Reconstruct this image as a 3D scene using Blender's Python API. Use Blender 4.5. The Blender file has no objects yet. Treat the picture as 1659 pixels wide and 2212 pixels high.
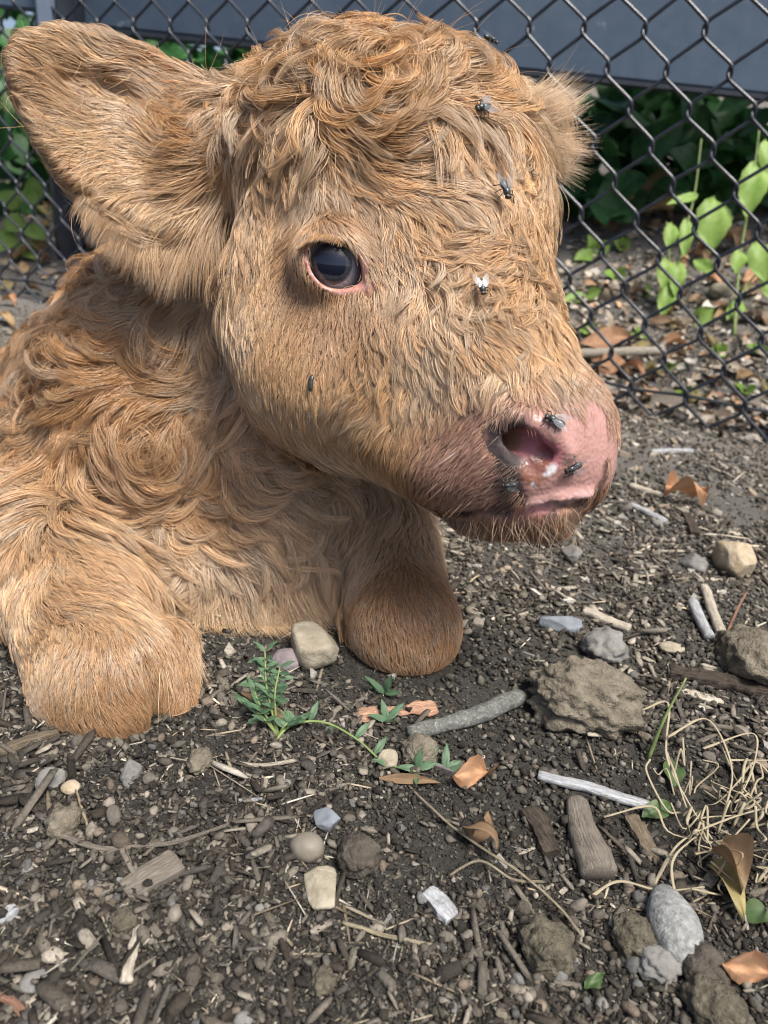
import bpy, bmesh, math, random, os
import numpy as np
from mathutils import Vector, Matrix
from mathutils.kdtree import KDTree

random.seed(7)
rng = np.random.default_rng(7)
scene = bpy.context.scene
C = scene.collection
R = math.radians

# ------------------------------------------------------------------ camera
PITCH, ROLL, CAM_H = R(24), R(5), 0.22
F = 0.96                                    # focal length / picture width
cp, sp, cr, sr = math.cos(PITCH), math.sin(PITCH), math.cos(ROLL), math.sin(ROLL)
fwd = np.array([0, cp, -sp]); up0 = np.array([0, sp, cp]); rt0 = np.array([1.0, 0, 0])
rt = rt0 * cr + up0 * sr
up = up0 * cr - rt0 * sr
EYE0 = np.array([0, 0, CAM_H])
cam_d = bpy.data.cameras.new('camera')
cam = bpy.data.objects.new('camera', cam_d); C.objects.link(cam)
cam.matrix_world = Matrix(((rt[0], up[0], -fwd[0], EYE0[0]), (rt[1], up[1], -fwd[1], EYE0[1]),
                           (rt[2], up[2], -fwd[2], EYE0[2]), (0, 0, 0, 1)))
cam_d.sensor_fit = 'HORIZONTAL'; cam_d.sensor_width = 24.0; cam_d.lens = 24.0 * F
cam_d.clip_start = 0.02; cam_d.clip_end = 400
cam_d.dof.use_dof = True; cam_d.dof.focus_distance = 0.305; cam_d.dof.aperture_fstop = 12.0
scene.camera = cam

# ------------------------------------------------------------------ light
SUN_EL, SUN_AZ = R(63), R(138)              # azimuth from +Y towards +X, where the light comes from
world = bpy.data.worlds.new('World'); scene.world = world; world.use_nodes = True
wn = world.node_tree
bgn = wn.nodes['Background']
sky = wn.nodes.new('ShaderNodeTexSky'); sky.sky_type = 'NISHITA'; sky.sun_disc = False
sky.sun_elevation = SUN_EL; sky.sun_rotation = SUN_AZ; sky.dust_density = 4.0; sky.ozone_density = 0.6; sky.air_density = 0.7
wn.links.new(sky.outputs[0], bgn.inputs[0]); bgn.inputs[1].default_value = 0.075
sun_d = bpy.data.lights.new('sun', 'SUN'); sun_d.energy = 2.3; sun_d.angle = R(22); sun_d.color = (1, 0.95, 0.88)
sun = bpy.data.objects.new('sun', sun_d); C.objects.link(sun)
sdir = Vector((math.sin(SUN_AZ) * math.cos(SUN_EL), math.cos(SUN_AZ) * math.cos(SUN_EL), math.sin(SUN_EL)))
sun.rotation_euler = sdir.to_track_quat('Z', 'Y').to_euler()
scene.view_settings.view_transform = 'Standard'; scene.view_settings.look = 'None'
scene.view_settings.exposure = 1.38
scene.cycles.filter_width = 1.15

# ------------------------------------------------------------------ helpers
def W(px, py, z):
    """point at photo pixel (1659 x 2212 frame) and distance z along the view axis, in metres"""
    u = (px - 829.5) / (1659 * F); v = (py - 1106) / (1659 * F)
    return EYE0 + z * (fwd + u * rt - v * up)
def PX(p):
    d = np.asarray(p) - EYE0
    z = d @ fwd
    return np.stack([829.5 + 1659 * F * (d @ rt) / z, 1106 - 1659 * F * (d @ up) / z, z], -1)
def IV(dx, dy, dz=0.0):
    """direction given as picture right / picture down / away"""
    return rt * dx - up * dy + fwd * dz
def nrm(a):
    a = np.asarray(a, float)
    return a / np.maximum(np.linalg.norm(a, axis=-1, keepdims=True), 1e-9)
def tag(o, label=None, cat=None, group=None, kind=None):
    if label: o['label'] = label
    if cat: o['category'] = cat
    if group: o['group'] = group
    if kind: o['kind'] = kind
    return o
def mesh_obj(name, v, f, mat=None, parent=None, smooth=True):
    me = bpy.data.meshes.new(name)
    v = np.asarray(v, np.float32)
    if isinstance(f, np.ndarray):
        k = f.shape[1]
        me.vertices.add(len(v)); me.vertices.foreach_set('co', v.ravel())
        me.loops.add(f.size); me.loops.foreach_set('vertex_index', f.ravel().astype(np.int32))
        me.polygons.add(len(f)); me.polygons.foreach_set('loop_start', (np.arange(len(f)) * k).astype(np.int32))
        me.update(calc_edges=True)
    else:
        me.from_pydata([tuple(map(float, p)) for p in v], [], f)
    if smooth:
        me.polygons.foreach_set('use_smooth', np.ones(len(me.polygons), bool))
    if mat: me.materials.append(mat)
    o = bpy.data.objects.new(name, me); C.objects.link(o)
    if parent: o.parent = parent
    return o
def empty(name, loc=(0, 0, 0)):
    o = bpy.data.objects.new(name, None); C.objects.link(o); o.location = loc
    o.empty_display_size = 0.01
    return o
def vnoise(p, scale, seed=0):
    """smooth value noise in -1..1 on points"""
    q = np.asarray(p, float) / scale + seed * 17.31
    i = np.floor(q).astype(np.int64); f = q - i; f = f * f * (3 - 2 * f)
    def h(ix, iy, iz):
        n = (ix * 374761393 + iy * 668265263 + iz * 2147483647 + seed * 974634777) & 0xffffffff
        n = ((n ^ (n >> 13)) * 1274126177) & 0xffffffff
        n = ((n ^ (n >> 15)) * 2246822519) & 0xffffffff
        return ((n ^ (n >> 16)) & 0xffff) / 32767.5 - 1
    r = 0
    for a in (0, 1):
        for b in (0, 1):
            for c in (0, 1):
                w = (f[..., 0] if a else 1 - f[..., 0]) * (f[..., 1] if b else 1 - f[..., 1]) * (f[..., 2] if c else 1 - f[..., 2])
                r = r + w * h(i[..., 0] + a, i[..., 1] + b, i[..., 2] + c)
    return r
def fbm(p, scale, oct=4, seed=0):
    r = 0; a = 1
    for k in range(oct):
        r = r + a * vnoise(p, scale, seed + k); a *= .5; scale *= .5
    return r

class N:
    """small node-tree builder"""
    def __init__(s, name):
        s.m = bpy.data.materials.new(name); s.m.use_nodes = True
        s.t = s.m.node_tree; s.t.nodes.clear()
        s.out = s.t.nodes.new('ShaderNodeOutputMaterial')
    def n(s, typ, **kw):
        nd = s.t.nodes.new('ShaderNode' + typ)
        for k, v in kw.items():
            if k.startswith('_'): setattr(nd, k[1:], v)
            else:
                key = int(k[1:]) if k[0] == 'i' and k[1:].isdigit() else k.replace('__', ' ')
                if isinstance(v, bpy.types.NodeSocket): s.t.links.new(v, nd.inputs[key])
                else: nd.inputs[key].default_value = v
        return nd
    def ramp(s, fac, stops):
        nd = s.t.nodes.new('ShaderNodeValToRGB'); s.t.links.new(fac, nd.inputs[0])
        e = nd.color_ramp.elements
        while len(e) < len(stops): e.new(0.5)
        for el, (p, c) in zip(e, stops):
            el.position = p; el.color = (*c, 1) if len(c) == 3 else c
        return nd.outputs[0]
    def mix(s, fac, a, b, mode='MIX'):
        nd = s.t.nodes.new('ShaderNodeMix'); nd.data_type = 'RGBA'; nd.blend_type = mode
        for sock, v in ((nd.inputs[0], fac), (nd.inputs[6], a), (nd.inputs[7], b)):
            if isinstance(v, bpy.types.NodeSocket): s.t.links.new(v, sock)
            else: sock.default_value = (*v, 1) if isinstance(v, tuple) and len(v) == 3 else v
        return nd.outputs[2]
    def noise(s, scale, detail=4, rough=.55, vec=None):
        nd = s.n('TexNoise', Scale=scale, Detail=detail, Roughness=rough)
        if vec is None: vec = s.n('TexCoord').outputs['Object']
        s.t.links.new(vec, nd.inputs['Vector'])
        return nd.outputs[0]
    def done(s, shader):
        s.t.links.new(shader, s.out.inputs[0]); return s.m
def simple_mat(name, c1, c2, scale=60, rough=.7, bump=.0, bscale=None, spec=.4, coat=0.0):
    m = N(name); nz = m.noise(scale, 5)
    col = m.ramp(nz, [(.3, c1), (.7, c2)])
    b = m.n('BsdfPrincipled', Roughness=rough, Base__Color=col); b.inputs['Specular IOR Level'].default_value = spec
    b.inputs['Coat Weight'].default_value = coat
    if bump:
        bp = m.n('Bump', Strength=bump, Distance=.002, Height=m.noise(bscale or scale * 3, 5))
        m.t.links.new(bp.outputs[0], b.inputs['Normal'])
    return m.done(b.outputs[0])

# ------------------------------------------------------------------ signed distance modelling for the animal
class SDF:
    def __init__(s): s.p = []
    def add(s, fn, lo, hi, k, op='u'):
        s.p.append((fn, np.asarray(lo) , np.asarray(hi), k, op)); return s
    def cone(s, a, b, r1, r2, k=.02, op='u'):
        a = np.asarray(a, float); b = np.asarray(b, float)
        ba = b - a; l2 = ba @ ba; rr = r1 - r2; a2 = l2 - rr * rr; il2 = 1 / l2
        def fn(p):
            pa = p - a; y = pa @ ba; z = y - l2
            x = pa * l2 - y[..., None] * ba
            x2 = np.einsum('...i,...i', x, x); y2 = y * y * l2; z2 = z * z * l2
            kk = np.sign(rr) * rr * rr * x2
            d = (np.sqrt(x2 * a2 * il2) + y * rr) * il2 - r1
            d = np.where(np.sign(z) * a2 * z2 > kk, np.sqrt(x2 + z2) * il2 - r2, d)
            d = np.where(np.sign(y) * a2 * y2 < kk, np.sqrt(x2 + y2) * il2 - r1, d)
            return d
        r = max(r1, r2)
        return s.add(fn, np.minimum(a - r1, b - r2), np.maximum(a + r1, b + r2), k, op)
    def ball(s, c, r, k=.02, op='u'):
        c = np.asarray(c, float)
        return s.add(lambda p: np.linalg.norm(p - c, axis=-1) - r, c - r, c + r, k, op)
    def ell(s, c, ax, rad, k=.02, op='u'):
        """ellipsoid, rows of ax are its axes"""
        c = np.asarray(c, float); A = nrm(np.asarray(ax, float)); rad = np.asarray(rad, float)
        def fn(p):
            q = (p - c) @ A.T
            k0 = np.linalg.norm(q / rad, axis=-1); k1 = np.linalg.norm(q / rad ** 2, axis=-1)
            return k0 * (k0 - 1) / np.maximum(k1, 1e-6)
        e = np.sqrt(((A * rad[:, None]) ** 2).sum(0))
        return s.add(fn, c - e, c + e, k, op)
    def eval(s, p):
        p = np.asarray(p, float)
        d = np.full(p.shape[:-1], .06)
        for fn, lo, hi, k, op in s.p:
            m = k + .04
            sel = np.all((p > lo - m) & (p < hi + m), axis=-1)
            if not sel.any(): continue
            e = fn(p[sel]); c = d[sel]
            d[sel] = s.comb(c, e, k, op)
        return d - s.lump(p) if hasattr(s, 'lump') else d
    @staticmethod
    def comb(c, e, k, op):
        if op == 's': e = -e; h = np.maximum(k - np.abs(c - e), 0) / k; return np.maximum(c, e) + h * h * k * .25
        h = np.maximum(k - np.abs(c - e), 0) / k
        return np.minimum(c, e) - h * h * k * .25
    def grad(s, p, e=4e-4):
        g = np.stack([s.eval(p + np.eye(3)[i] * e) - s.eval(p - np.eye(3)[i] * e) for i in range(3)], -1)
        return nrm(g)
    def hit(s, px, py, z0=.15):
        o = EYE0; d = W(px, py, 1.0) - o; L = np.linalg.norm(d); d = d / L
        if hasattr(s, 'G'):                                   # fast: march the sampled grid
            ts = np.arange(z0, .75, .0012); v = s.sample(o + d * ts[:, None]); i = np.argmax(v < 0)
            if v[i] >= 0: return o + d * 3.0
            t = ts[i - 1] + .0012 * v[i - 1] / (v[i - 1] - v[i])
            return o + d * t
        t = z0
        for _ in range(200):
            q = s.eval((o + d * t)[None])[0]
            if q < 2e-4: break
            t += q * .7
        return o + d * t
    def grid(s, lo, hi, h):
        s.lo = np.asarray(lo, float); s.h = h
        n = np.ceil((np.asarray(hi) - s.lo) / h).astype(int) + 1
        G = np.full(n, .06, np.float32)
        axs = [s.lo[i] + np.arange(n[i]) * h for i in range(3)]
        for fn, plo, phi, k, op in s.p:
            m = k + .035
            i0 = np.clip(np.floor((plo - m - s.lo) / h).astype(int), 0, n); i1 = np.clip(np.ceil((phi + m - s.lo) / h).astype(int) + 1, 0, n)
            if np.any(i1 <= i0): continue
            sl = tuple(slice(a, b) for a, b in zip(i0, i1))
            P = np.stack(np.meshgrid(*[axs[i][sl[i]] for i in range(3)], indexing='ij'), -1)
            G[sl] = s.comb(G[sl], fn(P), k, op)
        if hasattr(s, 'lump'):
            near = np.argwhere(np.abs(G) < .04); G[tuple(near.T)] -= s.lump(s.lo + near * h).astype(np.float32)
        s.G = G; return G
    def sample(s, p):
        q = (p - s.lo) / s.h; n = np.array(s.G.shape)
        q = np.clip(q, 0, n - 1.001); i = q.astype(int); f = (q - i).astype(np.float32)
        r = 0
        for a in (0, 1):
            for b in (0, 1):
                for c in (0, 1):
                    w = (f[:, 0] if a else 1 - f[:, 0]) * (f[:, 1] if b else 1 - f[:, 1]) * (f[:, 2] if c else 1 - f[:, 2])
                    r = r + w * s.G[i[:, 0] + a, i[:, 1] + b, i[:, 2] + c]
        return r
    def sgrad(s, p):
        e = s.h
        g = np.stack([s.sample(p + np.eye(3)[i] * e) - s.sample(p - np.eye(3)[i] * e) for i in range(3)], -1)
        return nrm(g)
def surface_nets(G, lo, h):
    s = G < 0
    n = np.array(G.shape)
    c = [s[a:n[0] - 1 + a, b:n[1] - 1 + b, d:n[2] - 1 + d] for a in (0, 1) for b in (0, 1) for d in (0, 1)]
    cnt = sum(x.astype(np.int8) for x in c)
    act = (cnt > 0) & (cnt < 8)
    idx = -np.ones(act.shape, np.int64); cells = np.argwhere(act); idx[act] = np.arange(len(cells))
    acc = np.zeros((len(cells), 3)); num = np.zeros(len(cells))
    cor = [np.array((a, b, d)) for a in (0, 1) for b in (0, 1) for d in (0, 1)]
    for i in range(8):
        for j in range(i + 1, 8):
            if np.abs(cor[i] - cor[j]).sum() != 1: continue
            va = G[tuple((cells + cor[i]).T)]; vb = G[tuple((cells + cor[j]).T)]
            m = (va < 0) != (vb < 0)
            t = np.where(m, va / np.where(m, va - vb, 1), 0)
            acc += np.where(m[:, None], cor[i] + t[:, None] * (cor[j] - cor[i]), 0); num += m
    V = np.asarray(lo) + (cells + acc / num[:, None]) * h
    Q = []
    for ax in range(3):
        b, d = [(1, 2), (2, 0), (0, 1)][ax]
        sa = [slice(None)] * 3; sb = [slice(None)] * 3; sa[ax] = slice(0, -1); sb[ax] = slice(1, None)
        e = np.argwhere(s[tuple(sa)] != s[tuple(sb)])
        e = e[(e[:, b] > 0) & (e[:, d] > 0) & (e[:, b] < n[b] - 1) & (e[:, d] < n[d] - 1)]
        ob = np.zeros(3, int); ob[b] = 1; od = np.zeros(3, int); od[d] = 1
        q = np.stack([idx[tuple((e - ob - od).T)], idx[tuple((e - od).T)], idx[tuple(e.T)], idx[tuple((e - ob).T)]], 1)
        fl = ~s[tuple(e.T)]
        q[fl] = q[fl][:, ::-1]
        Q.append(q)
    return V, np.concatenate(Q)
def split_quads(V, Q):
    """one level of quad subdivision"""
    E = np.sort(np.stack([Q, np.roll(Q, -1, 1)], -1).reshape(-1, 2), 1)
    ue, inv = np.unique(E[:, 0] * (len(V) + 1) + E[:, 1], return_inverse=True)
    ea, eb = ue // (len(V) + 1), ue % (len(V) + 1)
    M = (V[ea] + V[eb]) / 2; Fc = V[Q].mean(1)
    ei = inv.reshape(-1, 4) + len(V); fi = np.arange(len(Q)) + len(V) + len(M)
    out = [np.stack([Q[:, k], ei[:, k], fi, ei[:, k - 1]], 1) for k in range(4)]
    return np.concatenate([V, M, Fc]), np.concatenate(out)

# ------------------------------------------------------------------ ground
FY = R(-23.1)
FP0 = np.array([.106, .918, CAM_H + .160]); FD = np.array([math.cos(FY), math.sin(FY), 0]); FNV = np.array([-math.sin(FY), math.cos(FY), 0])
FW, FH, FT, FS = .0590, .0700, R(-3.2), .014
def terrain(x, y):
    x = np.asarray(x, float); y = np.asarray(y, float)
    q = (x - FP0[0]) * FNV[0] + (y - FP0[1]) * FNV[1]
    z = .40 * np.clip(q + .02, 0, 1.6) ** 1.25 / (1 + .18 * np.clip(q, 0, 9))
    P = np.stack([x, y, np.zeros_like(x)], -1)
    far = np.clip(np.hypot(x, y) - 1.2, 0, 6)
    z = z + .0045 * fbm(P, .11, 2, 50) + .0022 * fbm(P, .035, 2, 52) + .0011 * fbm(P, .011, 3, 54) * (far < 2)
    z = z + far * .06 * vnoise(P, 3.0, 57) * .5 + np.clip(np.hypot(x, y) - 6, 0, 60) * .12
    d = np.hypot((x + .08) / .20, (y - .42) / .16)                # trodden flat under the animal
    return z * np.where(d < 1.4, np.clip((d - .6) / .8, .15, 1), 1) - .001
def axis(lo, hi, h, L0, L1):
    a = list(np.arange(lo, hi, h)); s = h
    while a[-1] < L1: s *= 1.13; a.append(a[-1] + s)
    s = h; b = []
    x = lo
    while x > L0: s *= 1.13; x -= s; b.append(x)
    return np.array(b[::-1] + a)
gx = axis(-.36, .52, .0028, -60, 60); gy = axis(.09, 1.0, .0028, -40, 90)
X, Y = np.meshgrid(gx, gy, indexing='ij')
gv = np.stack([X, Y, terrain(X, Y)], -1).reshape(-1, 3)
ii = np.arange(len(gx) * len(gy)).reshape(len(gx), len(gy))
gq = np.stack([ii[:-1, :-1], ii[1:, :-1], ii[1:, 1:], ii[:-1, 1:]], -1).reshape(-1, 4)
m = N('soil'); oc = m.n('TexCoord').outputs['Object']
n1 = m.noise(9, 6, .6, oc); n2 = m.noise(70, 6, .65, oc); n3 = m.noise(420, 5, .7, oc); n4 = m.noise(1500, 3, .7, oc)
c1 = m.ramp(n1, [(.30, (.046, .043, .036)), (.52, (.088, .083, .070)), (.72, (.155, .147, .126))])
c2 = m.ramp(n2, [(.28, (.034, .030, .024)), (.50, (.084, .077, .064)), (.72, (.17, .156, .132))])
c3 = m.ramp(n3, [(.30, (.026, .023, .019)), (.52, (.080, .073, .060)), (.74, (.21, .195, .168))])
cc = m.mix(.5, m.mix(.5, c1, c2), c3)
cc = m.mix(1.0, cc, (.96, 1.0, 1.06), 'MULTIPLY')
# dark compost nearest, shade by the camera painted in; dry pale dirt towards the fence
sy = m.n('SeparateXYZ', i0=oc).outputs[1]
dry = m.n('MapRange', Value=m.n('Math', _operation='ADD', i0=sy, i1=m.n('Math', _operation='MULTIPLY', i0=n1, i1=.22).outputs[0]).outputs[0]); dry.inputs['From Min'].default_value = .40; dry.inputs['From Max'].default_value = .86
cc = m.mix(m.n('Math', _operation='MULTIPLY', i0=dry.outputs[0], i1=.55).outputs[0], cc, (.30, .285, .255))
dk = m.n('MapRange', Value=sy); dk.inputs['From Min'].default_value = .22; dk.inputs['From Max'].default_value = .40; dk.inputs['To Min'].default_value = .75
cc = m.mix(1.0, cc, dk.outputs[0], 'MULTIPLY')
b = m.n('BsdfPrincipled', Base__Color=cc, Roughness=.92); b.inputs['Specular IOR Level'].default_value = .2
hh = m.n('Math', _operation='ADD', i0=n3, i1=m.n('Math', _operation='MULTIPLY', i0=n4, i1=.45).outputs[0]).outputs[0]
bp = m.n('Bump', Strength=1.0, Distance=.0040, Height=hh); m.t.links.new(bp.outputs[0], b.inputs['Normal'])
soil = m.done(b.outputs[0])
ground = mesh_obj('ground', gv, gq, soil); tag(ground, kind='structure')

def GND(px, py):
    """where the sight line through a photo pixel meets the ground"""
    zs = np.concatenate([np.arange(.15, 1.2, .003), np.arange(1.2, 6, .02)])
    p = EYE0 + (W(px, py, 1.0) - EYE0) * zs[:, None]; v = p[:, 2] - terrain(p[:, 0], p[:, 1])
    i = max(1, int(np.argmax(v < 0))); z = zs[i - 1] + (zs[i] - zs[i - 1]) * v[i - 1] / (v[i - 1] - v[i])
    return W(px, py, z), z
def T1(p): return float(terrain(p[0], p[1]))

# ------------------------------------------------------------------ shared builders
_ico = {}
def ico(n):
    if n not in _ico:
        bm = bmesh.new(); bmesh.ops.create_icosphere(bm, subdivisions=n, radius=1)
        bm.verts.ensure_lookup_table()
        _ico[n] = (np.array([v.co[:] for v in bm.verts]), np.array([[v.index for v in f.verts] for f in bm.faces])); bm.free()
    return _ico[n]
def thing(name, v, f, mat, label, cat, group=None, smooth=True):
    v = np.asarray(v, float); o0 = np.array([*v[:, :2].mean(0), v[:, 2].min()])
    o = mesh_obj(name, v - o0, f, mat, smooth=smooth); o.location = o0
    return tag(o, label, cat, group)
def tube(path, rad, sides=8, flat=1.0, noise=0.0, nscale=.01, seed=0, upv=(0, 0, 1), square=0.0):
    """closed tube along a path; flat squashes it, noise roughens it"""
    path = np.asarray(path, float); n = len(path); rad = np.broadcast_to(np.asarray(rad, float), (n,))
    t = nrm(np.gradient(path, axis=0)); upv = np.asarray(upv, float)
    s = nrm(np.cross(t, upv) + 1e-6); u = np.cross(s, t)
    a = np.linspace(0, 2 * math.pi, sides, endpoint=False) + .3
    ca, sa = np.cos(a), np.sin(a)
    if square: k = 1 / np.maximum(np.abs(ca), np.abs(sa)); k = 1 + (k - 1) * square; ca = ca * k; sa = sa * k
    v = path[:, None] + rad[:, None, None] * (s[:, None] * ca[None, :, None] + u[:, None] * sa[None, :, None] * flat)
    v = v.reshape(-1, 3)
    if noise: v = v + nrm(v - np.repeat(path, sides, 0)) * (fbm(v, nscale, 3, seed) * noise)[:, None] * np.repeat(rad, sides)[:, None]
    f = []
    for i in range(n - 1):
        for k in range(sides):
            k2 = (k + 1) % sides
            f.append((i * sides + k, i * sides + k2, (i + 1) * sides + k2, (i + 1) * sides + k))
    f.append(tuple(range(sides))[::-1]); f.append(tuple((n - 1) * sides + k for k in range(sides)))
    return v, f
def join(parts):
    V_, F_, o = [], [], 0
    for v, f in parts:
        V_.append(np.asarray(v)); F_ += [tuple(int(i) + o for i in q) for q in f]; o += len(v)
    return np.concatenate(V_), F_
def spline(pts, n=24):
    pts = np.asarray(pts, float)
    if len(pts) == 2: return pts[0] + (pts[1] - pts[0]) * np.linspace(0, 1, n)[:, None]
    P = np.concatenate([[2 * pts[0] - pts[1]], pts, [2 * pts[-1] - pts[-2]]]); out = []
    for s in np.linspace(0, len(pts) - 1 - 1e-6, n):
        i = int(s); t = s - i; a, b, c, d = P[i:i + 4]
        out.append(.5 * (2 * b + (c - a) * t + (2 * a - 5 * b + 4 * c - d) * t * t + (3 * b - a - 3 * c + d) * t ** 3))
    return np.array(out)
def leaf_mesh(base, tip, width, nrm_, curl=.2, fold=.25, n=12, m_=6, serr=0.0, seed=0, wave=.0):
    """a leaf blade from base to tip, nrm_ its upper side"""
    base = np.asarray(base, float); tip = np.asarray(tip, float); L = np.linalg.norm(tip - base); d = (tip - base) / L
    nrm_ = nrm(np.asarray(nrm_) - d * (np.asarray(nrm_) @ d)); s = np.cross(d, nrm_)
    v = []
    for i in range(n + 1):
        t = i / n; w = width / 2 * (math.sin(math.pi * min(1, t ** .75)) ** .8 if 0 < t < 1 else .0) + .0006 * (t < .02)
        w *= 1 + serr * (1 if i % 2 else -1)
        for k in range(m_ + 1):
            u = k / m_ * 2 - 1
            off = abs(u) * w * fold - curl * L * (t - .5) ** 2 + wave * width * math.sin(5 * t + u * 2 + seed) * abs(u) * .5
            v.append(base + d * L * t + s * u * w + nrm_ * off)
    f = [(i * (m_ + 1) + k, i * (m_ + 1) + k + 1, (i + 1) * (m_ + 1) + k + 1, (i + 1) * (m_ + 1) + k) for i in range(n) for k in range(m_)]
    return np.array(v), f

# ------------------------------------------------------------------ fence
vinyl = simple_mat('black_vinyl', (.014, .018, .026), (.024, .030, .042), 40, .27, spec=.6)
dn = np.array([0, 0, -1.0]) * math.cos(FT) + FNV * math.sin(FT) + FS * FD
FNN = nrm(np.cross(FD, dn))
def fpt(i, j, off=0.0):
    q = np.array([[i * .11, j * .11, 3.3]])
    return FP0 + FD * (i * FW / 2 + .0016 * vnoise(q * 6, 1, 91)[0]) + dn * (j * FH / 2 + .0016 * vnoise(q * 6, 1, 92)[0]) + FNN * (off + .006 * vnoise(q, 1, 93)[0])
fence = empty('chain_link_fence', fpt(0, 11)); tag(fence, 'black chain link fence crossing behind the calf', 'fence')
parts = []
WR = .0019
for k in range(-44, 30):
    pts = []
    for j in range(-24, 12):
        left = (k + j) % 2 == 0
        c = k if left else k + 1
        sgn = 1 if left else -1
        o = .05 * sgn
        dz = WR * .95 * (1 if left else -1)
        pts += [fpt(c + sgn * .13, j - .27, dz * .5), fpt(c - sgn * .005, j - .17, dz), fpt(c - sgn * .045, j - .07, dz), fpt(c - sgn * .045, j + .07, -dz), fpt(c - sgn * .005, j + .17, -dz), fpt(c + sgn * .13, j + .27, -dz * .5)]
    parts.append(tube(np.array(pts), WR, 6, upv=FNN))
v, f = join(parts)
me = mesh_obj('wire_mesh', v - np.array(fence.location), f, vinyl, fence)
tw = spline([fpt(i, 10 + .06 * math.sin(i * 1.3), .003) for i in range(-44, 32, 2)], 120)
v, f = tube(tw, .0018, 6, upv=FNN); mesh_obj('tension_wire', v - np.array(fence.location), f, vinyl, fence)
pc = GND(128, 565)[0]; pc = pc + FNV * .03
v, f = tube(spline([np.array([pc[0], pc[1], pc[2] - .1]), np.array([pc[0], pc[1], 1.3])], 12), .026, 20, upv=(0, 1, 0)); mesh_obj('post', v - np.array(fence.location), f, vinyl, fence)

# ------------------------------------------------------------------ dark panel behind the fence
m = N('grey_panel'); oc = m.n('TexCoord').outputs['Object']
nz = m.noise(5, 5, .6, oc); n2 = m.noise(60, 5, .7, oc)
colr = m.mix(.35, m.ramp(nz, [(.3, (.050, .080, .122)), (.7, (.074, .110, .158))]), m.ramp(n2, [(.35, (.046, .074, .112)), (.75, (.084, .118, .165))]))
n3 = m.noise(38, 2, .5, oc)
colr = m.mix(m.ramp(n3, [(.70, (0, 0, 0)), (.74, (.6, .6, .6))]), colr, (.20, .24, .28))
b = m.n('BsdfPrincipled', Base__Color=colr, Roughness=m.ramp(n2, [(.3, (.38, .38, .38)), (.7, (.58, .58, .58))])); b.inputs['Specular IOR Level'].default_value = .4
panel_m = m.done(b.outputs[0])
dark_m = simple_mat('panel_edge', (.020, .026, .036), (.035, .043, .056), 20, .5)
pale_m = simple_mat('panel_post', (.13, .17, .23), (.17, .21, .28), 20, .45)
def beam(a, b, w, t, upv=(0, 0, 1)):
    """box from a to b, w across (horizontal), t along upv"""
    a = np.asarray(a, float); b = np.asarray(b, float); d = nrm(b - a); s = nrm(np.cross(d, upv)); u = np.cross(s, d)
    bm = bmesh.new(); c = []
    for p in (a, b):
        for x, y in ((-1, -1), (1, -1), (1, 1), (-1, 1)): c.append(bm.verts.new(p + s * x * w / 2 + u * y * t / 2))
    for q in ((0, 1, 2, 3), (7, 6, 5, 4), (0, 4, 5, 1), (1, 5, 6, 2), (2, 6, 7, 3), (3, 7, 4, 0)): bm.faces.new([c[i] for i in q])
    bmesh.ops.recalc_face_normals(bm, faces=bm.faces)
    bmesh.ops.bevel(bm, geom=bm.edges[:], offset=min(w, t) * .12, segments=2, affect='EDGES')
    bm.verts.ensure_lookup_table(); v = np.array([x.co[:] for x in bm.verts]); f = [tuple(x.index for x in q.verts) for q in bm.faces]; bm.free()
    return v, f
PA = W(187, 68, 1.0) - EYE0; PB = W(1650, 215, 1.0) - EYE0
PA = EYE0 + PA * (1.20 / PA[1]); PB = EYE0 + PB * (1.20 / PB[1])
PDIR = nrm(PB - PA); PUP = np.array([0, 0, 1.0]); PNN = np.cross(PDIR, PUP)
pan = empty('panel', PA); tag(pan, 'slate grey flat panel raised off the ground behind the fence', 'panel')
def pp(v): return v - PA
E1 = PB + PDIR * .55
v, f = beam(PA + PUP * .488 + PNN * -.016, E1 + PUP * .488 + PNN * -.016, .022, .96); mesh_obj('sheet', pp(v), f, panel_m, pan, smooth=False)
v, f = beam(PA + PUP * .004 + PNN * -.016, E1 + PUP * .004 + PNN * -.016, .026, .006); mesh_obj('bottom_lip', pp(v), f, dark_m, pan, smooth=False)  # thin darker lip along the sheet's lower edge
q0 = PA - PDIR * .018 + PNN * .004
v, f = beam(q0 - PUP * .01, q0 + PUP * .98, .036, .03, PDIR); mesh_obj('frame_post', pp(v), f, dark_m, pan, smooth=False)
q1 = PA - PDIR * .047 + PNN * .004
v, f = beam(q1 - PUP * .01, q1 + PUP * .98, .036, .026, PDIR); mesh_obj('frame_post', pp(v), f, pale_m, pan, smooth=False)
E2 = PA - PDIR * .9
v, f = beam(PA - PDIR * .063 + PUP * .50 + PNN * -.016, E2 + PUP * .50 + PNN * -.016, .022, .96); mesh_obj('sheet', pp(v), f, panel_m, pan, smooth=False)
for q in (PA - PDIR * .85, PB + PDIR * .5):
    v, f = beam(np.array([q[0], q[1] + .05, T1(q) - .05]), q + np.array([0, .05, .05]), .05, .05, PDIR); mesh_obj('leg', pp(v), f, dark_m, pan, smooth=False)

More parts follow.
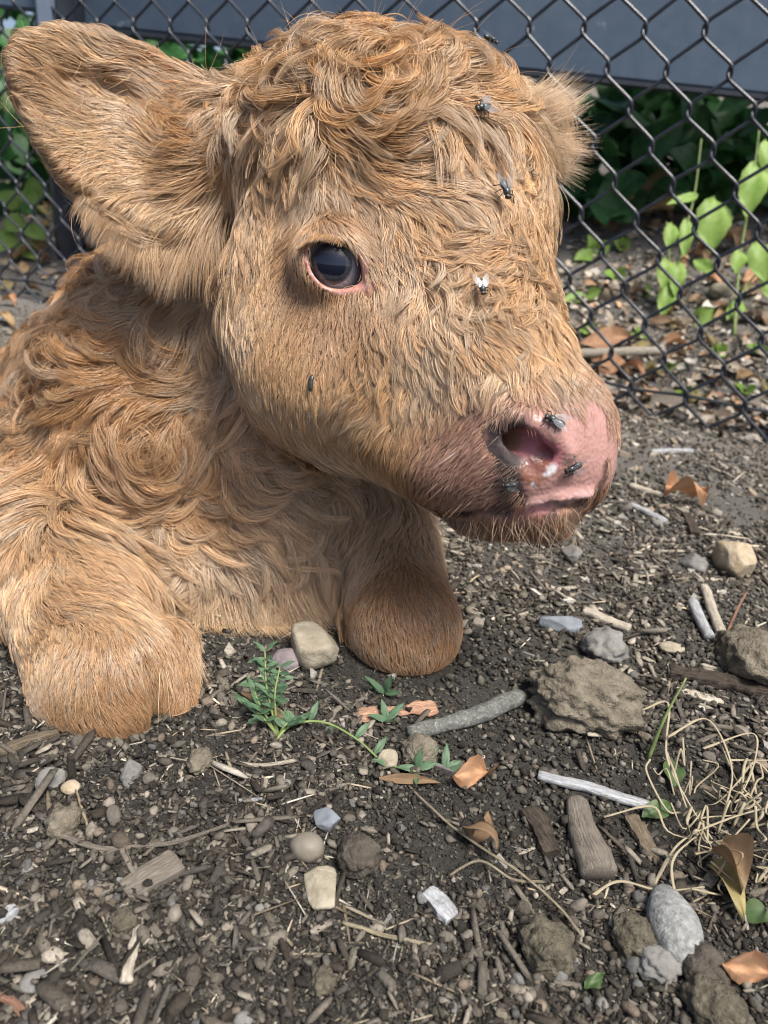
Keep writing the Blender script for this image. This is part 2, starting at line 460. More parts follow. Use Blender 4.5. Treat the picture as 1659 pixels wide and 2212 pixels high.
# ------------------------------------------------------------------ the calf
S = SDF()
LC0, LC1 = W(850, 600, .36), W(800, 130, .37)
def _ss(x, a, b):
    t = np.clip((x - a) / (b - a), 0, 1); return t * t * (3 - 2 * t)
def lump(p):
    """tufty swellings of the long coat on neck, chest and crown"""
    a = _ss(np.linalg.norm(p - LC0, axis=-1), .115, .15) * _ss(p[..., 2], .055, .10) * (1 - _ss(p[..., 2], .160, .188)) * _ss(p[..., 1], .325, .365)
    b = 1 - _ss(np.linalg.norm((p - LC1), axis=-1), .045, .075)
    return a * (.0075 * vnoise(p, .038, 61) + .004 * vnoise(p, .018, 62)) + b * (.0045 * vnoise(p, .022, 63) - .003)
S.lump = lump
def onground(px, r, zlo=.2, zhi=.8, py=None):
    pass
# head axes: towards the nose, towards its right side, out of the forehead
HF = nrm(IV(.38, .87, -.33)); HR = nrm(IV(-.70, 0.05, -.71)); HR = nrm(HR - HF * (HR @ HF)); HN = np.cross(HF, HR)
if HN @ fwd > 0: HN = -HN
S.ell(W(800, 378, .377), (HF, HR, HN), (.054, .060, .057), .03)                       # cranium
S.cone(W(860, 420, .369), W(935, 640, .354), .061, .049, .02)
S.cone(W(945, 335, .385), W(1010, 480, .375), .040, .038, .02)                        # forehead to face
S.cone(W(930, 640, .352), W(1150, 905, .307), .046, .025, .025)                       # nose bridge
S.cone(W(670, 640, .365), W(698, 795, .350), .041, .0335, .03)                        # cheek
S.cone(W(690, 810, .350), W(1030, 1035, .312), .029, .0165, .03)                      # jaw
S.cone(W(860, 770, .332), W(1060, 950, .306), .035, .0235, .03)                       # muzzle side
S.ell(W(1150, 970, .304), (HF, HR, HN), (.025, .0285, .0275), .015)                      # muzzle
S.cone(W(1235, 930, .309), W(1240, 1010, .306), .0155, .0145, .015)                      # nose pad, far half
S.cone(W(1050, 1088, .308), W(1180, 1108, .300), .0115, .0105, .010)                   # chin
S.ball(W(700, 505, .342), .030, .016)                                                   # brow
S.cone(W(605, 205, .385), W(710, 180, .38), .015, .020, .02)                           # curly crown, near side
for x_, y_, dep, rr_ in ((595, 450, .0035, .032), (905, 890, .0045, .030), (700, 720, .002, .03)):   # temple, and the hollow between cheek and muzzle
    h_ = S.hit(x_, y_); S.ball(h_ + S.grad(h_[None])[0] * (rr_ - dep), rr_, .02, 's')
# neck, chest, trunk
S.cone(W(690, 560, .455), W(455, 860, .485), .068, .068, .015)
S.ell(W(362, 900, .485), (rt, up, fwd), (.062, .092, .080), .03)
S.cone(W(330, 1020, .465), W(570, 1130, .462), .062, .055, .03)
S.cone(W(590, 900, .415), W(640, 1060, .42), .030, .036, .02)                         # throat
S.cone(W(480, 1235, .436), W(620, 1225, .434), .042, .035, .025)                         # brisket
S.cone(W(175, 1030, .485), W(135, 1180, .46), .044, .044, .03)                           # shoulder
S.cone(W(300, 900, .55), np.array([-.20, .90, .115]), .085, .10, .06)                 # trunk
S.ell(np.array([-.215, 1.0, .10]), (rt0, np.array([0, 1, 0]), np.array([0, 0, 1])), (.11, .13, .10), .05)  # haunch
S.cone(np.array([-.30, .92, .05]), np.array([-.27, .78, .025]), .045, .024, .03)      # folded hind legs
S.cone(np.array([-.13, .95, .05]), np.array([-.10, .82, .025]), .045, .024, .03)
S.cone(np.array([-.22, 1.10, .12]), np.array([-.23, 1.14, .02]), .014, .008, .02)      # tail
# forelegs, folded at the knee
S.cone(W(75, 1190, .425), W(185, 1330, .362), .044, .031, .012)
S.cone(W(185, 1330, .362), W(236, 1452, .327), .0275, .0262, .012)
S.cone(W(236, 1470, .326), W(262, 1530, .318), .0245, .015, .012)
S.cone(W(350, 1410, .347), W(368, 1512, .334), .0165, .0130, .004)
S.cone(W(170, 1520, .34), np.array([-.17, .47, .02]), .020, .017, .02)                # cannon folded under
S.cone(W(810, 1080, .44), W(858, 1220, .41), .032, .0215, .012)
S.cone(W(858, 1220, .41), W(878, 1352, .382), .0212, .0268, .012)
S.cone(W(870, 1360, .385), np.array([-.02, .48, .018]), .020, .016, .02)
gr_ = [S.hit(318, 1440), S.hit(330, 1500), S.hit(337, 1560), S.hit(338, 1600)]            # cleft between the two folds of the knee
for a, b_ in zip(gr_, gr_[1:]): S.cone(a, b_, .0030, .0030, .004, 's')
# ears
def ear(poly, z_of, thick, k):
    P3 = np.array([W(x, y, z_of(x, y)) for x, y in poly])
    c = P3.mean(0); U, sv, Vt = np.linalg.svd(P3 - c); ax = Vt
    if ax[2] @ fwd > 0: ax[2] = -ax[2]
    q2 = (P3 - c) @ ax[:2].T
    def fn(p):
        q = (p - c) @ ax.T
        x = q[..., :2]; d = np.full(x.shape[:-1], 1e9); sgn = np.ones(x.shape[:-1])
        n = len(q2)
        for i in range(n):
            a, b = q2[i], q2[i - 1]; e = b - a; w = x - a
            t = np.clip((w @ e) / (e @ e), 0, 1)
            d = np.minimum(d, ((w - t[..., None] * e) ** 2).sum(-1))
            c1 = x[..., 1] >= a[1]; c2 = x[..., 1] < b[1]; c3 = e[0] * w[..., 1] > e[1] * w[..., 0]
            sgn = np.where((c1 & c2 & c3) | (~c1 & ~c2 & ~c3), -sgn, sgn)
        d = sgn * np.sqrt(d)
        s_ = np.clip(-d / .03, 0, 1)
        bowl = -.010 * s_                                            # hollow towards the viewer side
        h = np.abs(q[..., 2] - bowl) - thick
        w2 = np.maximum(np.stack([d + .004, h], -1), 0)
        return np.minimum(np.maximum(d + .004, h), 0) + np.linalg.norm(w2, axis=-1) - .003
    S.add(fn, P3.min(0) - .015, P3.max(0) + .015, k)
    return c, ax
EAR = [(520, 270), (440, 190), (330, 115), (210, 72), (110, 66), (40, 85), (15, 130), (35, 215), (80, 310), (140, 390), (215, 445), (320, 500), (430, 510), (500, 430)]
EAR_C, EAR_AX = ear(EAR, lambda x, y: .335 + .045 * (x / 500.) , .0035, .012)
for a_, b_, r1, r2 in (((150, 165), (235, 185), .0045, .0040), ((60, 215), (110, 250), .0035, .0035), ((235, 185), (300, 215), .0040, .0025)):   # hollows of the inner ear
    S.cone(S.hit(*a_), S.hit(*b_), r1, r2, .006, 's')
S.cone(W(440, 340, .372), W(560, 350, .385), .018, .026, .03)                         # ear root
FEAR = [(1090, 270), (1125, 240), (1175, 222), (1185, 270), (1195, 335), (1170, 375), (1115, 360)]
ear(FEAR, lambda x, y: .415 + .01 * (x - 1090) / 130, .0035, .012)
S.cone(W(1040, 285, .41), W(1115, 300, .415), .020, .013, .02)

# --- eye
EYE_R = .0150
eh = S.hit(722, 572)
EYE_N = nrm(nrm(EYE0 - eh) + rt * .02 + up * .02)                                       # gaze
EYE_C = W(722, 573, (eh - EYE0) @ fwd + .0076)
ex = nrm(np.cross(up, EYE_N)); ey = np.cross(EYE_N, ex)                                 # eye-plane axes (right, up)
def opening(p):
    q = p - EYE_C; a = q @ ex; b = q @ ey
    t = a * math.cos(R(-30)) + b * math.sin(R(-30)); w = -a * math.sin(R(-30)) + b * math.cos(R(-30))
    t = t - .0008
    d1 = np.hypot(t, w + .0046) - .0141; d2 = np.hypot(t, w - .0046) - .0141   # almond, inner corner low on the right
    return np.maximum(d1, d2)
lo_, hi_ = EYE_C - .024, EYE_C + .024
front = lambda p: -((p - EYE_C) @ EYE_N)
S.ball(EYE_C, EYE_R + .0004, .003, 's')
S.add(lambda p: np.maximum(opening(p) + .0006, front(p)), lo_, hi_, .003, 's')
S.add(lambda p: np.maximum(np.maximum(np.abs(np.linalg.norm(p - EYE_C, axis=-1) - EYE_R - .0022) - .0017, -opening(p)), front(p) - .004), lo_, hi_, .004)

# --- nostril and mouth
nn = lambda x, y, off=0.0: (lambda h: h + nrm(EYE0 - h) * off)(S.hit(x, y))
wing = [nn(1100, 925, -.0015), nn(1112, 902, -.0015), nn(1150, 912, -.001), nn(1190, 935, -.001), nn(1228, 978, -.0015)]
trench = [nn(1106, 943, -.001), nn(1140, 962, -.0015), nn(1178, 985, -.0015)]
low = [nn(1130, 985, -.0005), nn(1155, 1012, -.0002)]
deep0 = nn(1132, 957, -.001)
lipu = [nn(1135, 1090, -.002), nn(1200, 1072, -.002), nn(1262, 1066, -.002)]
mouth = [nn(955, 1107, .0005), nn(1040, 1107, .0003), nn(1119, 1104, .0), nn(1195, 1090, .0), nn(1250, 1088, .0), nn(1278, 1078, .0)]
for a, b_, r1, r2 in zip(wing, wing[1:], (.0022, .0036, .0042, .0040), (.0036, .0042, .0040, .0026)): S.cone(a, b_, r1, r2, .003)
for a, b_ in zip(lipu, lipu[1:]): S.cone(a, b_, .0034, .0034, .003)
for a, b_, r1, r2 in zip(trench, trench[1:], (.0030, .0038), (.0038, .0028)): S.cone(a, b_, r1, r2, .0022, 's')
S.cone(low[0], low[1], .0030, .0020, .004, 's')
S.cone(deep0, deep0 + nrm(fwd - rt * .6 + up * .3) * .02, .0046, .0035, .003, 's')
for a, b_ in zip(mouth, mouth[1:]): S.cone(a, b_, .0021, .0021, .002, 's')
GH = .0025
S.grid(np.array([-.38, .20, -.02]), np.array([.13, 1.16, .36]), GH)
V, Q = surface_nets(S.G, S.lo, GH)
V, Q = split_quads(V, Q)
for _ in range(2):
    d = S.eval(V); g = S.grad(V); V = V - g * np.clip(d, -.002, .002)[:, None]
VN = S.grad(V)

# --- skin colours: pink lids and nose, grime at the mouth, milk under the nostril
def seg_dist(P, pts):
    d = np.full(len(P), 1e9)
    for a, b in zip(pts, pts[1:]):
        e = b - a; t = np.clip(((P - a) @ e) / (e @ e), 0, 1)
        d = np.minimum(d, np.linalg.norm(P - a - t[:, None] * e, axis=1))
    return d
def sstep(x, a, b):
    t = np.clip((x - a) / (b - a), 0, 1); return t * t * (3 - 2 * t)
H = lambda pts: [S.hit(x, y) for x, y in pts]
PAD = np.array(H([(1155, 925), (1190, 950), (1230, 930), (1225, 975), (1265, 960), (1290, 930), (1285, 985), (1300, 960), (1240, 1020), (1200, 1030), (1160, 1030), (1270, 1030), (1290, 1010), (1180, 1060), (1230, 1060), (1290, 900)])) if True else None
PAD = np.concatenate([PAD, PAD[[4, 6, 8, 11, 12]] + HR * -.03, PAD[[4, 6, 8]] + HR * -.018])
LIPL = H([(1105, 1120), (1150, 1118), (1180, 1112)])
def pad_mask(P):
    d = np.full(len(P), 1e9)
    for c in PAD: d = np.minimum(d, np.linalg.norm(P - c, axis=1))
    w = vnoise(P, .006, 3) * .0015
    return 1 - sstep(d + w, .0062, .0095)
MOUTH = np.array(mouth); TR = np.array(trench); LIPU = np.array(lipu)
def blend(c, col, w): return c + (np.array(col) - c) * w[:, None]
def eye_mask(P):
    f = ((P - EYE_C) @ EYE_N > -.004) & (np.linalg.norm(P - EYE_C, axis=1) < .03)
    q = P - EYE_C; a = q @ ex; b = q @ ey
    o = opening(P)
    o = np.minimum(o, np.hypot((a - .0162) * .75, b + .0090) - .0026)                 # tear corner
    return np.where(f, 1 - sstep(o + vnoise(P, .004, 5) * .0012, .0003, .0024), 0)
col = np.tile(np.array([.17, .095, .048]), (len(V), 1))
near = V[:, 1] < .40
P = V[near]; c = col[near]
pm = pad_mask(P)
mzl = 1 - sstep(np.linalg.norm(P - S.hit(1130, 1000), axis=1), .020, .045)
c = blend(c, (.34, .18, .12), mzl)
c = blend(c, (.41, .235, .205), pm)
c = blend(c, (.36, .195, .175), pm * np.clip(fbm(P, .006, 3, 9) * .6, 0, 1))
dt = seg_dist(P, TR)
c = blend(c, (.40, .15, .17), 1 - sstep(dt, .0055, .008))
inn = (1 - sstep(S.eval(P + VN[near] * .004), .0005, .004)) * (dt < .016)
c = blend(c, (.10, .03, .035), np.clip(inn, 0, 1))  # shade inside the nostril painted into the skin colour
dl = seg_dist(P, LIPU); c = blend(c, (.60, .40, .39), 1 - sstep(dl, .003, .0045))
dl = seg_dist(P, np.array(LIPL)); c = blend(c, (.55, .27, .25), 1 - sstep(dl, .003, .006))
dm = seg_dist(P, MOUTH); nz = fbm(P, .005, 4, 4)
c = blend(c, (.05, .025, .018), 1 - sstep(dm + nz * .0014, .0009, .0026))
GR = np.array(H([(1100, 915), (1082, 935), (1080, 965), (1094, 1000), (1102, 1040), (1110, 1075), (1085, 1095)]))
dg = seg_dist(P, GR); c = blend(c, (.035, .028, .028), (1 - sstep(dg + nz * .0025, .0038, .0082)) * .96)
MUZ_EDGE = np.array(H([(1312, 1000), (1308, 1030), (1290, 1062), (1268, 1086)]))  # darker strip down the muzzle's lower right edge
dg = seg_dist(P, MUZ_EDGE); c = blend(c, (.08, .045, .035), (1 - sstep(dg + nz * .002, .0008, .0035)) * .8)
GR3 = np.array(H([(1170, 1010), (1145, 1030)]))
dg = seg_dist(P, GR3); c = blend(c, (.22, .09, .05), (1 - sstep(dg + nz * .003, .002, .006)) * .7)
MILK = np.array(H([(1150, 1048), (1163, 1040), (1178, 1028), (1200, 1012), (1203, 1004)]))
dk = seg_dist(P, MILK); c = blend(c, (.66, .68, .70), (1 - sstep(dk + nz * .0022, .0004, .0012)) * (vnoise(P, .0045, 12) > -.25))
em = eye_mask(P); c = blend(c, (.44, .22, .17), em)
o = opening(P); c = blend(c, (.62, .33, .28), em * (1 - sstep(np.abs(o - .0008), .0005, .0015)) * .7)
c = blend(c, (.20, .09, .07), em * .8 * (1 - sstep(np.linalg.norm(P - EYE_C, axis=1), EYE_R + .0002, EYE_R + .0016)))
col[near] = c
wet = np.zeros(len(V)); wet[near] = np.maximum(pm, em)
m = N('calf_skin')
at = m.n('Attribute', _attribute_name='skin_col'); wt = m.n('Attribute', _attribute_name='wet')
rg = m.n('MapRange', Value=wt.outputs['Fac']); rg.inputs['To Min'].default_value = .75; rg.inputs['To Max'].default_value = .30
b = m.n('BsdfPrincipled', Base__Color=at.outputs['Color'], Roughness=rg.outputs[0])
b.inputs['Subsurface Weight'].default_value = .25; b.inputs['Subsurface Radius'].default_value = (1, .35, .2); b.inputs['Subsurface Scale'].default_value = .002
nzn = m.n('TexVoronoi', Scale=620.0); nzn.feature = 'SMOOTH_F1'; m.t.links.new(m.n('TexCoord').outputs['Object'], nzn.inputs['Vector'])
bp = m.n('Bump', Strength=.4, Distance=.0008, Height=nzn.outputs['Distance'])
m.t.links.new(bp.outputs[0], b.inputs['Normal'])
skin = m.done(b.outputs[0])
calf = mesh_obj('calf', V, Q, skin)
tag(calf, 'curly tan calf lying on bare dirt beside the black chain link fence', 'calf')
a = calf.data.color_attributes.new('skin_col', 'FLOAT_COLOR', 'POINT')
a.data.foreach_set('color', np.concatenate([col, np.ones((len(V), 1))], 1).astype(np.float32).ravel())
a = calf.data.attributes.new('wet', 'FLOAT', 'POINT'); a.data.foreach_set('value', wet.astype(np.float32))

# --- coat: guide hairs (photo x, y, flow right, flow down)
TAN, GIN, PAL, MUZ, LEG = (0.517, 0.347, 0.199), (0.300, 0.165, 0.080), (0.612, 0.494, 0.364), (0.4, 0.245, 0.205), (0.343, 0.215, 0.114)
G = []
def guides(rows, length, curl, clump, lift, colr):
    for r in rows:
        h = S.hit(r[0], r[1])
        if np.linalg.norm(h - EYE0) > 1.0: continue
        G.append((h, IV(r[2], r[3]), length if len(r) < 5 else r[4], curl, clump, lift, colr))
guides([(580, 330, .1, 1), (640, 310, .2, 1), (720, 330, .4, .8), (780, 300, .3, .9), (840, 360, .8, .5), (900, 310, .9, .35), (1000, 310, .8, .6), (1060, 340, .7, .7),
        (1110, 330, .8, .6), (1000, 400, .6, .8), (900, 430, .5, .85), (860, 480, .6, .75), (960, 500, .65, .75), (1060, 460, .1, 1), (1110, 480, -.3, .95), (1150, 420, 0, 1), (1170, 520, -.1, 1)],
       .019, .8, .0036, .30, TAN)
guides([(1070, 520, -.85, .4), (1060, 600, -.3, .95), (1140, 570, -.5, .8), (1180, 600, -.2, .9), (930, 620, .3, .9), (900, 590, .9, .1), (1000, 620, .2, 1), (1000, 560, .7, .7)], .020, 1.5, .0040, .45, TAN)
guides([(980, 680, -.8, .5), (1080, 680, .6, .6), (1120, 740, .75, .65), (1180, 800, .6, .75), (1080, 760, -.2, .95), (1000, 760, -.6, .75), (1090, 820, -.85, .5), (950, 800, -.9, .35), (870, 760, -.85, .45),
        (800, 720, -.6, .75), (870, 690, -.5, .85), (940, 860, -.95, .2)], .016, .8, .0036, .26, TAN)
guides([(560, 680, -.2, 1), (540, 800, -.2, 1), (560, 900, 0, 1), (600, 750, -.25, .95), (650, 800, -.1, 1), (720, 850, -.7, .7), (780, 820, -.9, .4), (850, 900, -.85, .5), (760, 930, -.5, .85), (860, 980, -.75, .65),
        (700, 940, .1, 1), (640, 900, .1, 1), (800, 1010, .2, .95), (600, 460, -.5, .8), (560, 520, -.25, .95), (520, 450, -.2, 1), (560, 600, -.15, 1)], .012, .45, .0025, .22, (0.494, 0.329, 0.184))
guides([(640, 610, -.2, .95), (700, 670, -.3, .9), (780, 680, -.3, .9), (860, 650, -.2, .9), (700, 460, .3, .7), (770, 480, .5, .8), (830, 560, .3, .95), (630, 520, -.5, .7)], .006, .25, .0016, .16, (0.486, 0.323, 0.204))
guides([(960, 950, -.7, .6), (1000, 1040, -.6, .7), (1050, 880, -.6, .5), (1050, 980, -.6, .6), (1060, 1060, -.5, .8), (1200, 865, .1, .9), (1270, 870, .2, .9), (940, 1030, -.7, .6), (1120, 860, -.4, .6)], .0042, .2, .0014, .30, MUZ)
guides([(1050, 1135, -.2, 1), (1150, 1145, .1, 1), (1210, 1125, .3, .9), (980, 1122, -.4, .8)], .010, .4, .002, .35, (0.314, 0.175, 0.110))
guides([(740, 1020, .5, .85), (870, 1075, .8, .5), (660, 970, .3, .9)], .022, .7, .0035, .35, PAL)
guides([(100, 120, -.9, -.3), (60, 200, -.95, .1), (200, 130, -.9, -.2), (250, 230, -.95, .1), (150, 310, -.95, .1), (300, 330, -.95, .05), (390, 400, -.85, .45), (250, 400, -.85, .4), (340, 460, -.75, .65)], .015, .5, .0024, .25, (0.546, 0.396, 0.248))
guides([(430, 480, -.45, .95), (470, 430, -.4, .95), (380, 490, -.5, .85), (320, 480, -.6, .8)], .048, .8, .0036, .50, (0.546, 0.404, 0.263))
guides([(400, 260, -.9, -.3), (450, 260, -.7, -.5), (480, 300, -.5, .5), (360, 180, -.8, -.5)], .013, .4, .0022, .22, (0.421, 0.236, 0.098))
guides([(500, 480, -.2, 1), (490, 620, -.1, 1), (490, 760, -.1, 1), (480, 560, -.3, .9)], .030, .7, .0038, .36, PAL)
guides([(150, 590, -.4, .9), (200, 610, -.6, .8), (280, 650, -.7, .6), (120, 680, -.4, .9), (280, 740, -.9, .35), (150, 780, -.7, .6), (80, 760, -.3, .9), (370, 680, .1, 1), (420, 760, .1, .9), (180, 850, .3, .9), (290, 850, -.6, .7),
        (400, 850, -.4, .9), (420, 600, -.2, 1)], .036, 1.3, .0072, .52, (0.430, 0.246, 0.108))
guides([(300, 930, -1, -.05), (350, 970, -.95, .1), (200, 960, .3, .9), (120, 930, .3, 1), (240, 1020, .2, .95), (150, 1060, -.3, .9), (50, 1000, -.2, 1), (60, 1130, 0, 1), (340, 1040, .9, .2), (430, 1020, .3, 1), (400, 1070, -.3, .6), (460, 930, .3, .95)], .038, 1.4, .0074, .52, (0.496, 0.324, 0.183))
guides([(250, 1110, -.1, 1), (340, 1140, -.3, .95), (400, 1180, .5, .85), (470, 1180, .75, .65), (560, 1250, .6, .8), (400, 1260, .1, 1), (480, 1330, .1, 1), (600, 1300, .4, .9), (680, 1260, .7, .5), (560, 1060, .5, .7), (640, 1090, .1, 1), (680, 1130, -.2, 1),
        (600, 1000, .8, .4), (680, 1010, .7, .6)], .036, 1.2, .0068, .52, (0.534, 0.385, 0.247))
guides([(100, 1190, .4, .8), (180, 1220, .8, .3), (140, 1290, .7, .6), (60, 1250, .1, 1), (200, 1330, .7, .5), (100, 1350, .1, .9)], .014, .6, .0028, .25, (0.533, 0.368, 0.223))
guides([(260, 1400, .45, .85), (150, 1400, .1, 1), (150, 1500, 0, 1), (230, 1500, .35, .9), (300, 1480, .4, .85), (350, 1380, .3, .9), (390, 1450, -.1, 1), (370, 1550, -.3, .95), (110, 1560, .2, .9), (230, 1580, .2, 1)], .0075, .3, .0022, .15, LEG)
guides([(150, 1560, .1, 1), (240, 1590, .2, 1), (330, 1585, .1, 1), (380, 1560, -.3, .95), (200, 1590, .1, 1)], .006, .25, .0020, .12, (.43, .26, .14))
guides([(830, 1180, 0, 1), (900, 1250, .05, 1), (800, 1300, 0, 1), (870, 1400, 0, 1), (940, 1340, .1, 1)], .006, .25, .0020, .13, LEG)
guides([(850, 1440, 0, 1), (900, 1430, 0, 1), (940, 1400, .1, 1), (890, 1380, 0, 1)], .005, .2, .0018, .12, (.43, .26, .14))
guides([(1120, 262, .9, -.3), (1165, 245, .9, -.35), (1170, 320, .9, .3), (1180, 345, .95, .2)], .034, .5, .0036, .42, (0.648, 0.540, 0.390))
guides([(800, 110, -.7, .1), (700, 130, -.8, .5), (620, 160, -.5, -.4), (570, 190, -.3, .9), (540, 240, -.2, .9), (640, 210, -.9, .2), (720, 160, -.5, .8), (850, 120, .3, .9), (900, 150, .9, .2), (1000, 150, .7, -.1), (1020, 150, .5, -.6), (820, 210, .5, .85),
        (750, 220, -.6, .7), (900, 220, .9, .4), (1000, 230, .6, .8), (1070, 220, .6, .8), (690, 260, -.1, 1), (780, 250, .3, .9)], .036, 2.1, .0066, .50, (0.470, 0.290, 0.137))
# far side and back of the body, not seen from the front
for p3 in ((-.20, .90, .2), (-.10, .95, .12), (-.30, .9, .1), (-.2, 1.1, .1), (-.05, .6, .15), (-.22, .6, .2), (-.28, .7, .1), (-.1, .8, .2)):
    G.append((np.array(p3), np.array([-.2, .7, -.7]), .026, 1.1, .005, .35, (0.462, 0.280, 0.132)))
GP = np.array([g[0] for g in G]); GD = nrm(np.array([g[1] for g in G]))
GV = np.array([[g[2], g[3], g[4], g[5], *g[6]] for g in G])
gtree = KDTree(len(GP))
for i, p in enumerate(GP): gtree.insert(p, i)
gtree.balance()
def interp(P, k=5):
    I = np.zeros((len(P), k), int); D = np.zeros((len(P), k))
    for n, p in enumerate(P.tolist()):
        for j, (co, i, d) in enumerate(gtree.find_n(p, k)): I[n, j] = i; D[n, j] = d
    w = 1 / (D + .004) ** 2.6; w /= w.sum(1, keepdims=True)
    return (GD[I] * w[..., None]).sum(1), (GV[I] * w[..., None]).sum(1)

# roots
fc = V[Q].mean(1); fn_ = VN[Q].mean(1)
fa = .5 * np.linalg.norm(np.cross(V[Q[:, 2]] - V[Q[:, 0]], V[Q[:, 3]] - V[Q[:, 1]]), axis=1)
pr = PX(fc); facing = (fn_ * nrm(EYE0 - fc)).sum(1)
seen = (facing > -.35) & (pr[:, 0] > -120) & (pr[:, 0] < 1800) & (pr[:, 2] < .56)
dens = np.where(seen, 1.0, .10) * np.clip(.30 / pr[:, 2], .3, 1.2) ** 1.5
dens[fc[:, 2] < .003] *= .1
nr = fc[:, 1] < .40
bare = np.zeros(len(fc)); q = fc[nr]
dmq = np.minimum(np.minimum(seg_dist(q, MOUTH) - .0026, seg_dist(q, TR) - .0068), seg_dist(q, [deep0, deep0 + nrm(fwd - rt * .6 + up * .3) * .02]) - .0095)
bare[nr] = np.maximum.reduce([pad_mask(q), eye_mask(q) * .97, (dmq < 0).astype(float), (np.linalg.norm(q - EYE_C, axis=1) < EYE_R + .0025).astype(float)])
dens *= 1 - bare
NF = 250000
w = fa * dens; cdf = np.cumsum(w) / w.sum()
fi = np.searchsorted(cdf, rng.random(NF))
uv = rng.random((NF, 2)); q4 = V[Q[fi]]
ROOT = (q4[:, 0] * ((1 - uv[:, :1]) * (1 - uv[:, 1:])) + q4[:, 1] * (uv[:, :1] * (1 - uv[:, 1:])) + q4[:, 2] * (uv[:, :1] * uv[:, 1:]) + q4[:, 3] * ((1 - uv[:, :1]) * uv[:, 1:]))
SEEN = seen[fi]
def grow(ROOT, D, L, curl, lift, K, spin):
    """walk strands over the skin: D flow, L length, curl total turn in radians, lift initial angle"""
    pos = ROOT.copy(); out = [pos.copy()]
    n = S.sgrad(pos); T = nrm(D - n * (D * n).sum(1, keepdims=True)); B = np.cross(n, T)
    ang = spin.copy()
    for k in range(K - 1):
        t = k / (K - 1)
        ang = ang + curl / (K - 1) * (.5 + t)
        B = np.cross(n, T)
        d = T * np.cos(ang)[:, None] + B * np.sin(ang)[:, None]
        la = lift * (1.0 - 1.5 * t)
        d = d * np.cos(la)[:, None] + n * np.sin(la)[:, None]
        pos = pos + d * (L / (K - 1))[:, None]
        sd = S.sample(pos); n = S.sgrad(pos)
        pos = pos + n * np.maximum(.0004 + .0008 * t - sd, 0)[:, None]
        T = T - n * (T * n).sum(1, keepdims=True); T = nrm(T)
        out.append(pos.copy())
    return np.stack(out, 1)
def clump_ids(ROOT, size):
    """nearest of a thinned set of roots"""
    order = rng.permutation(len(ROOT)); cell = {}
    ids = np.zeros(len(ROOT), int); cent = []
    key = np.floor(ROOT / (size[:, None] * .9)).astype(int)
    lv = np.round(np.log(size) * 4).astype(int)
    sz = np.exp(lv / 4)
    key = np.floor(ROOT / (sz[:, None] * .9)).astype(int)
    for i in order.tolist():
        kk = (lv[i], *key[i])
        if kk not in cell: cell[kk] = i
    cent = np.array(list(cell.values()))
    kd = KDTree(len(cent))
    for j, i in enumerate(cent): kd.insert(ROOT[i], j)
    kd.balance()
    for n, p in enumerate(ROOT.tolist()): ids[n] = kd.find(p)[1]
    return cent, ids
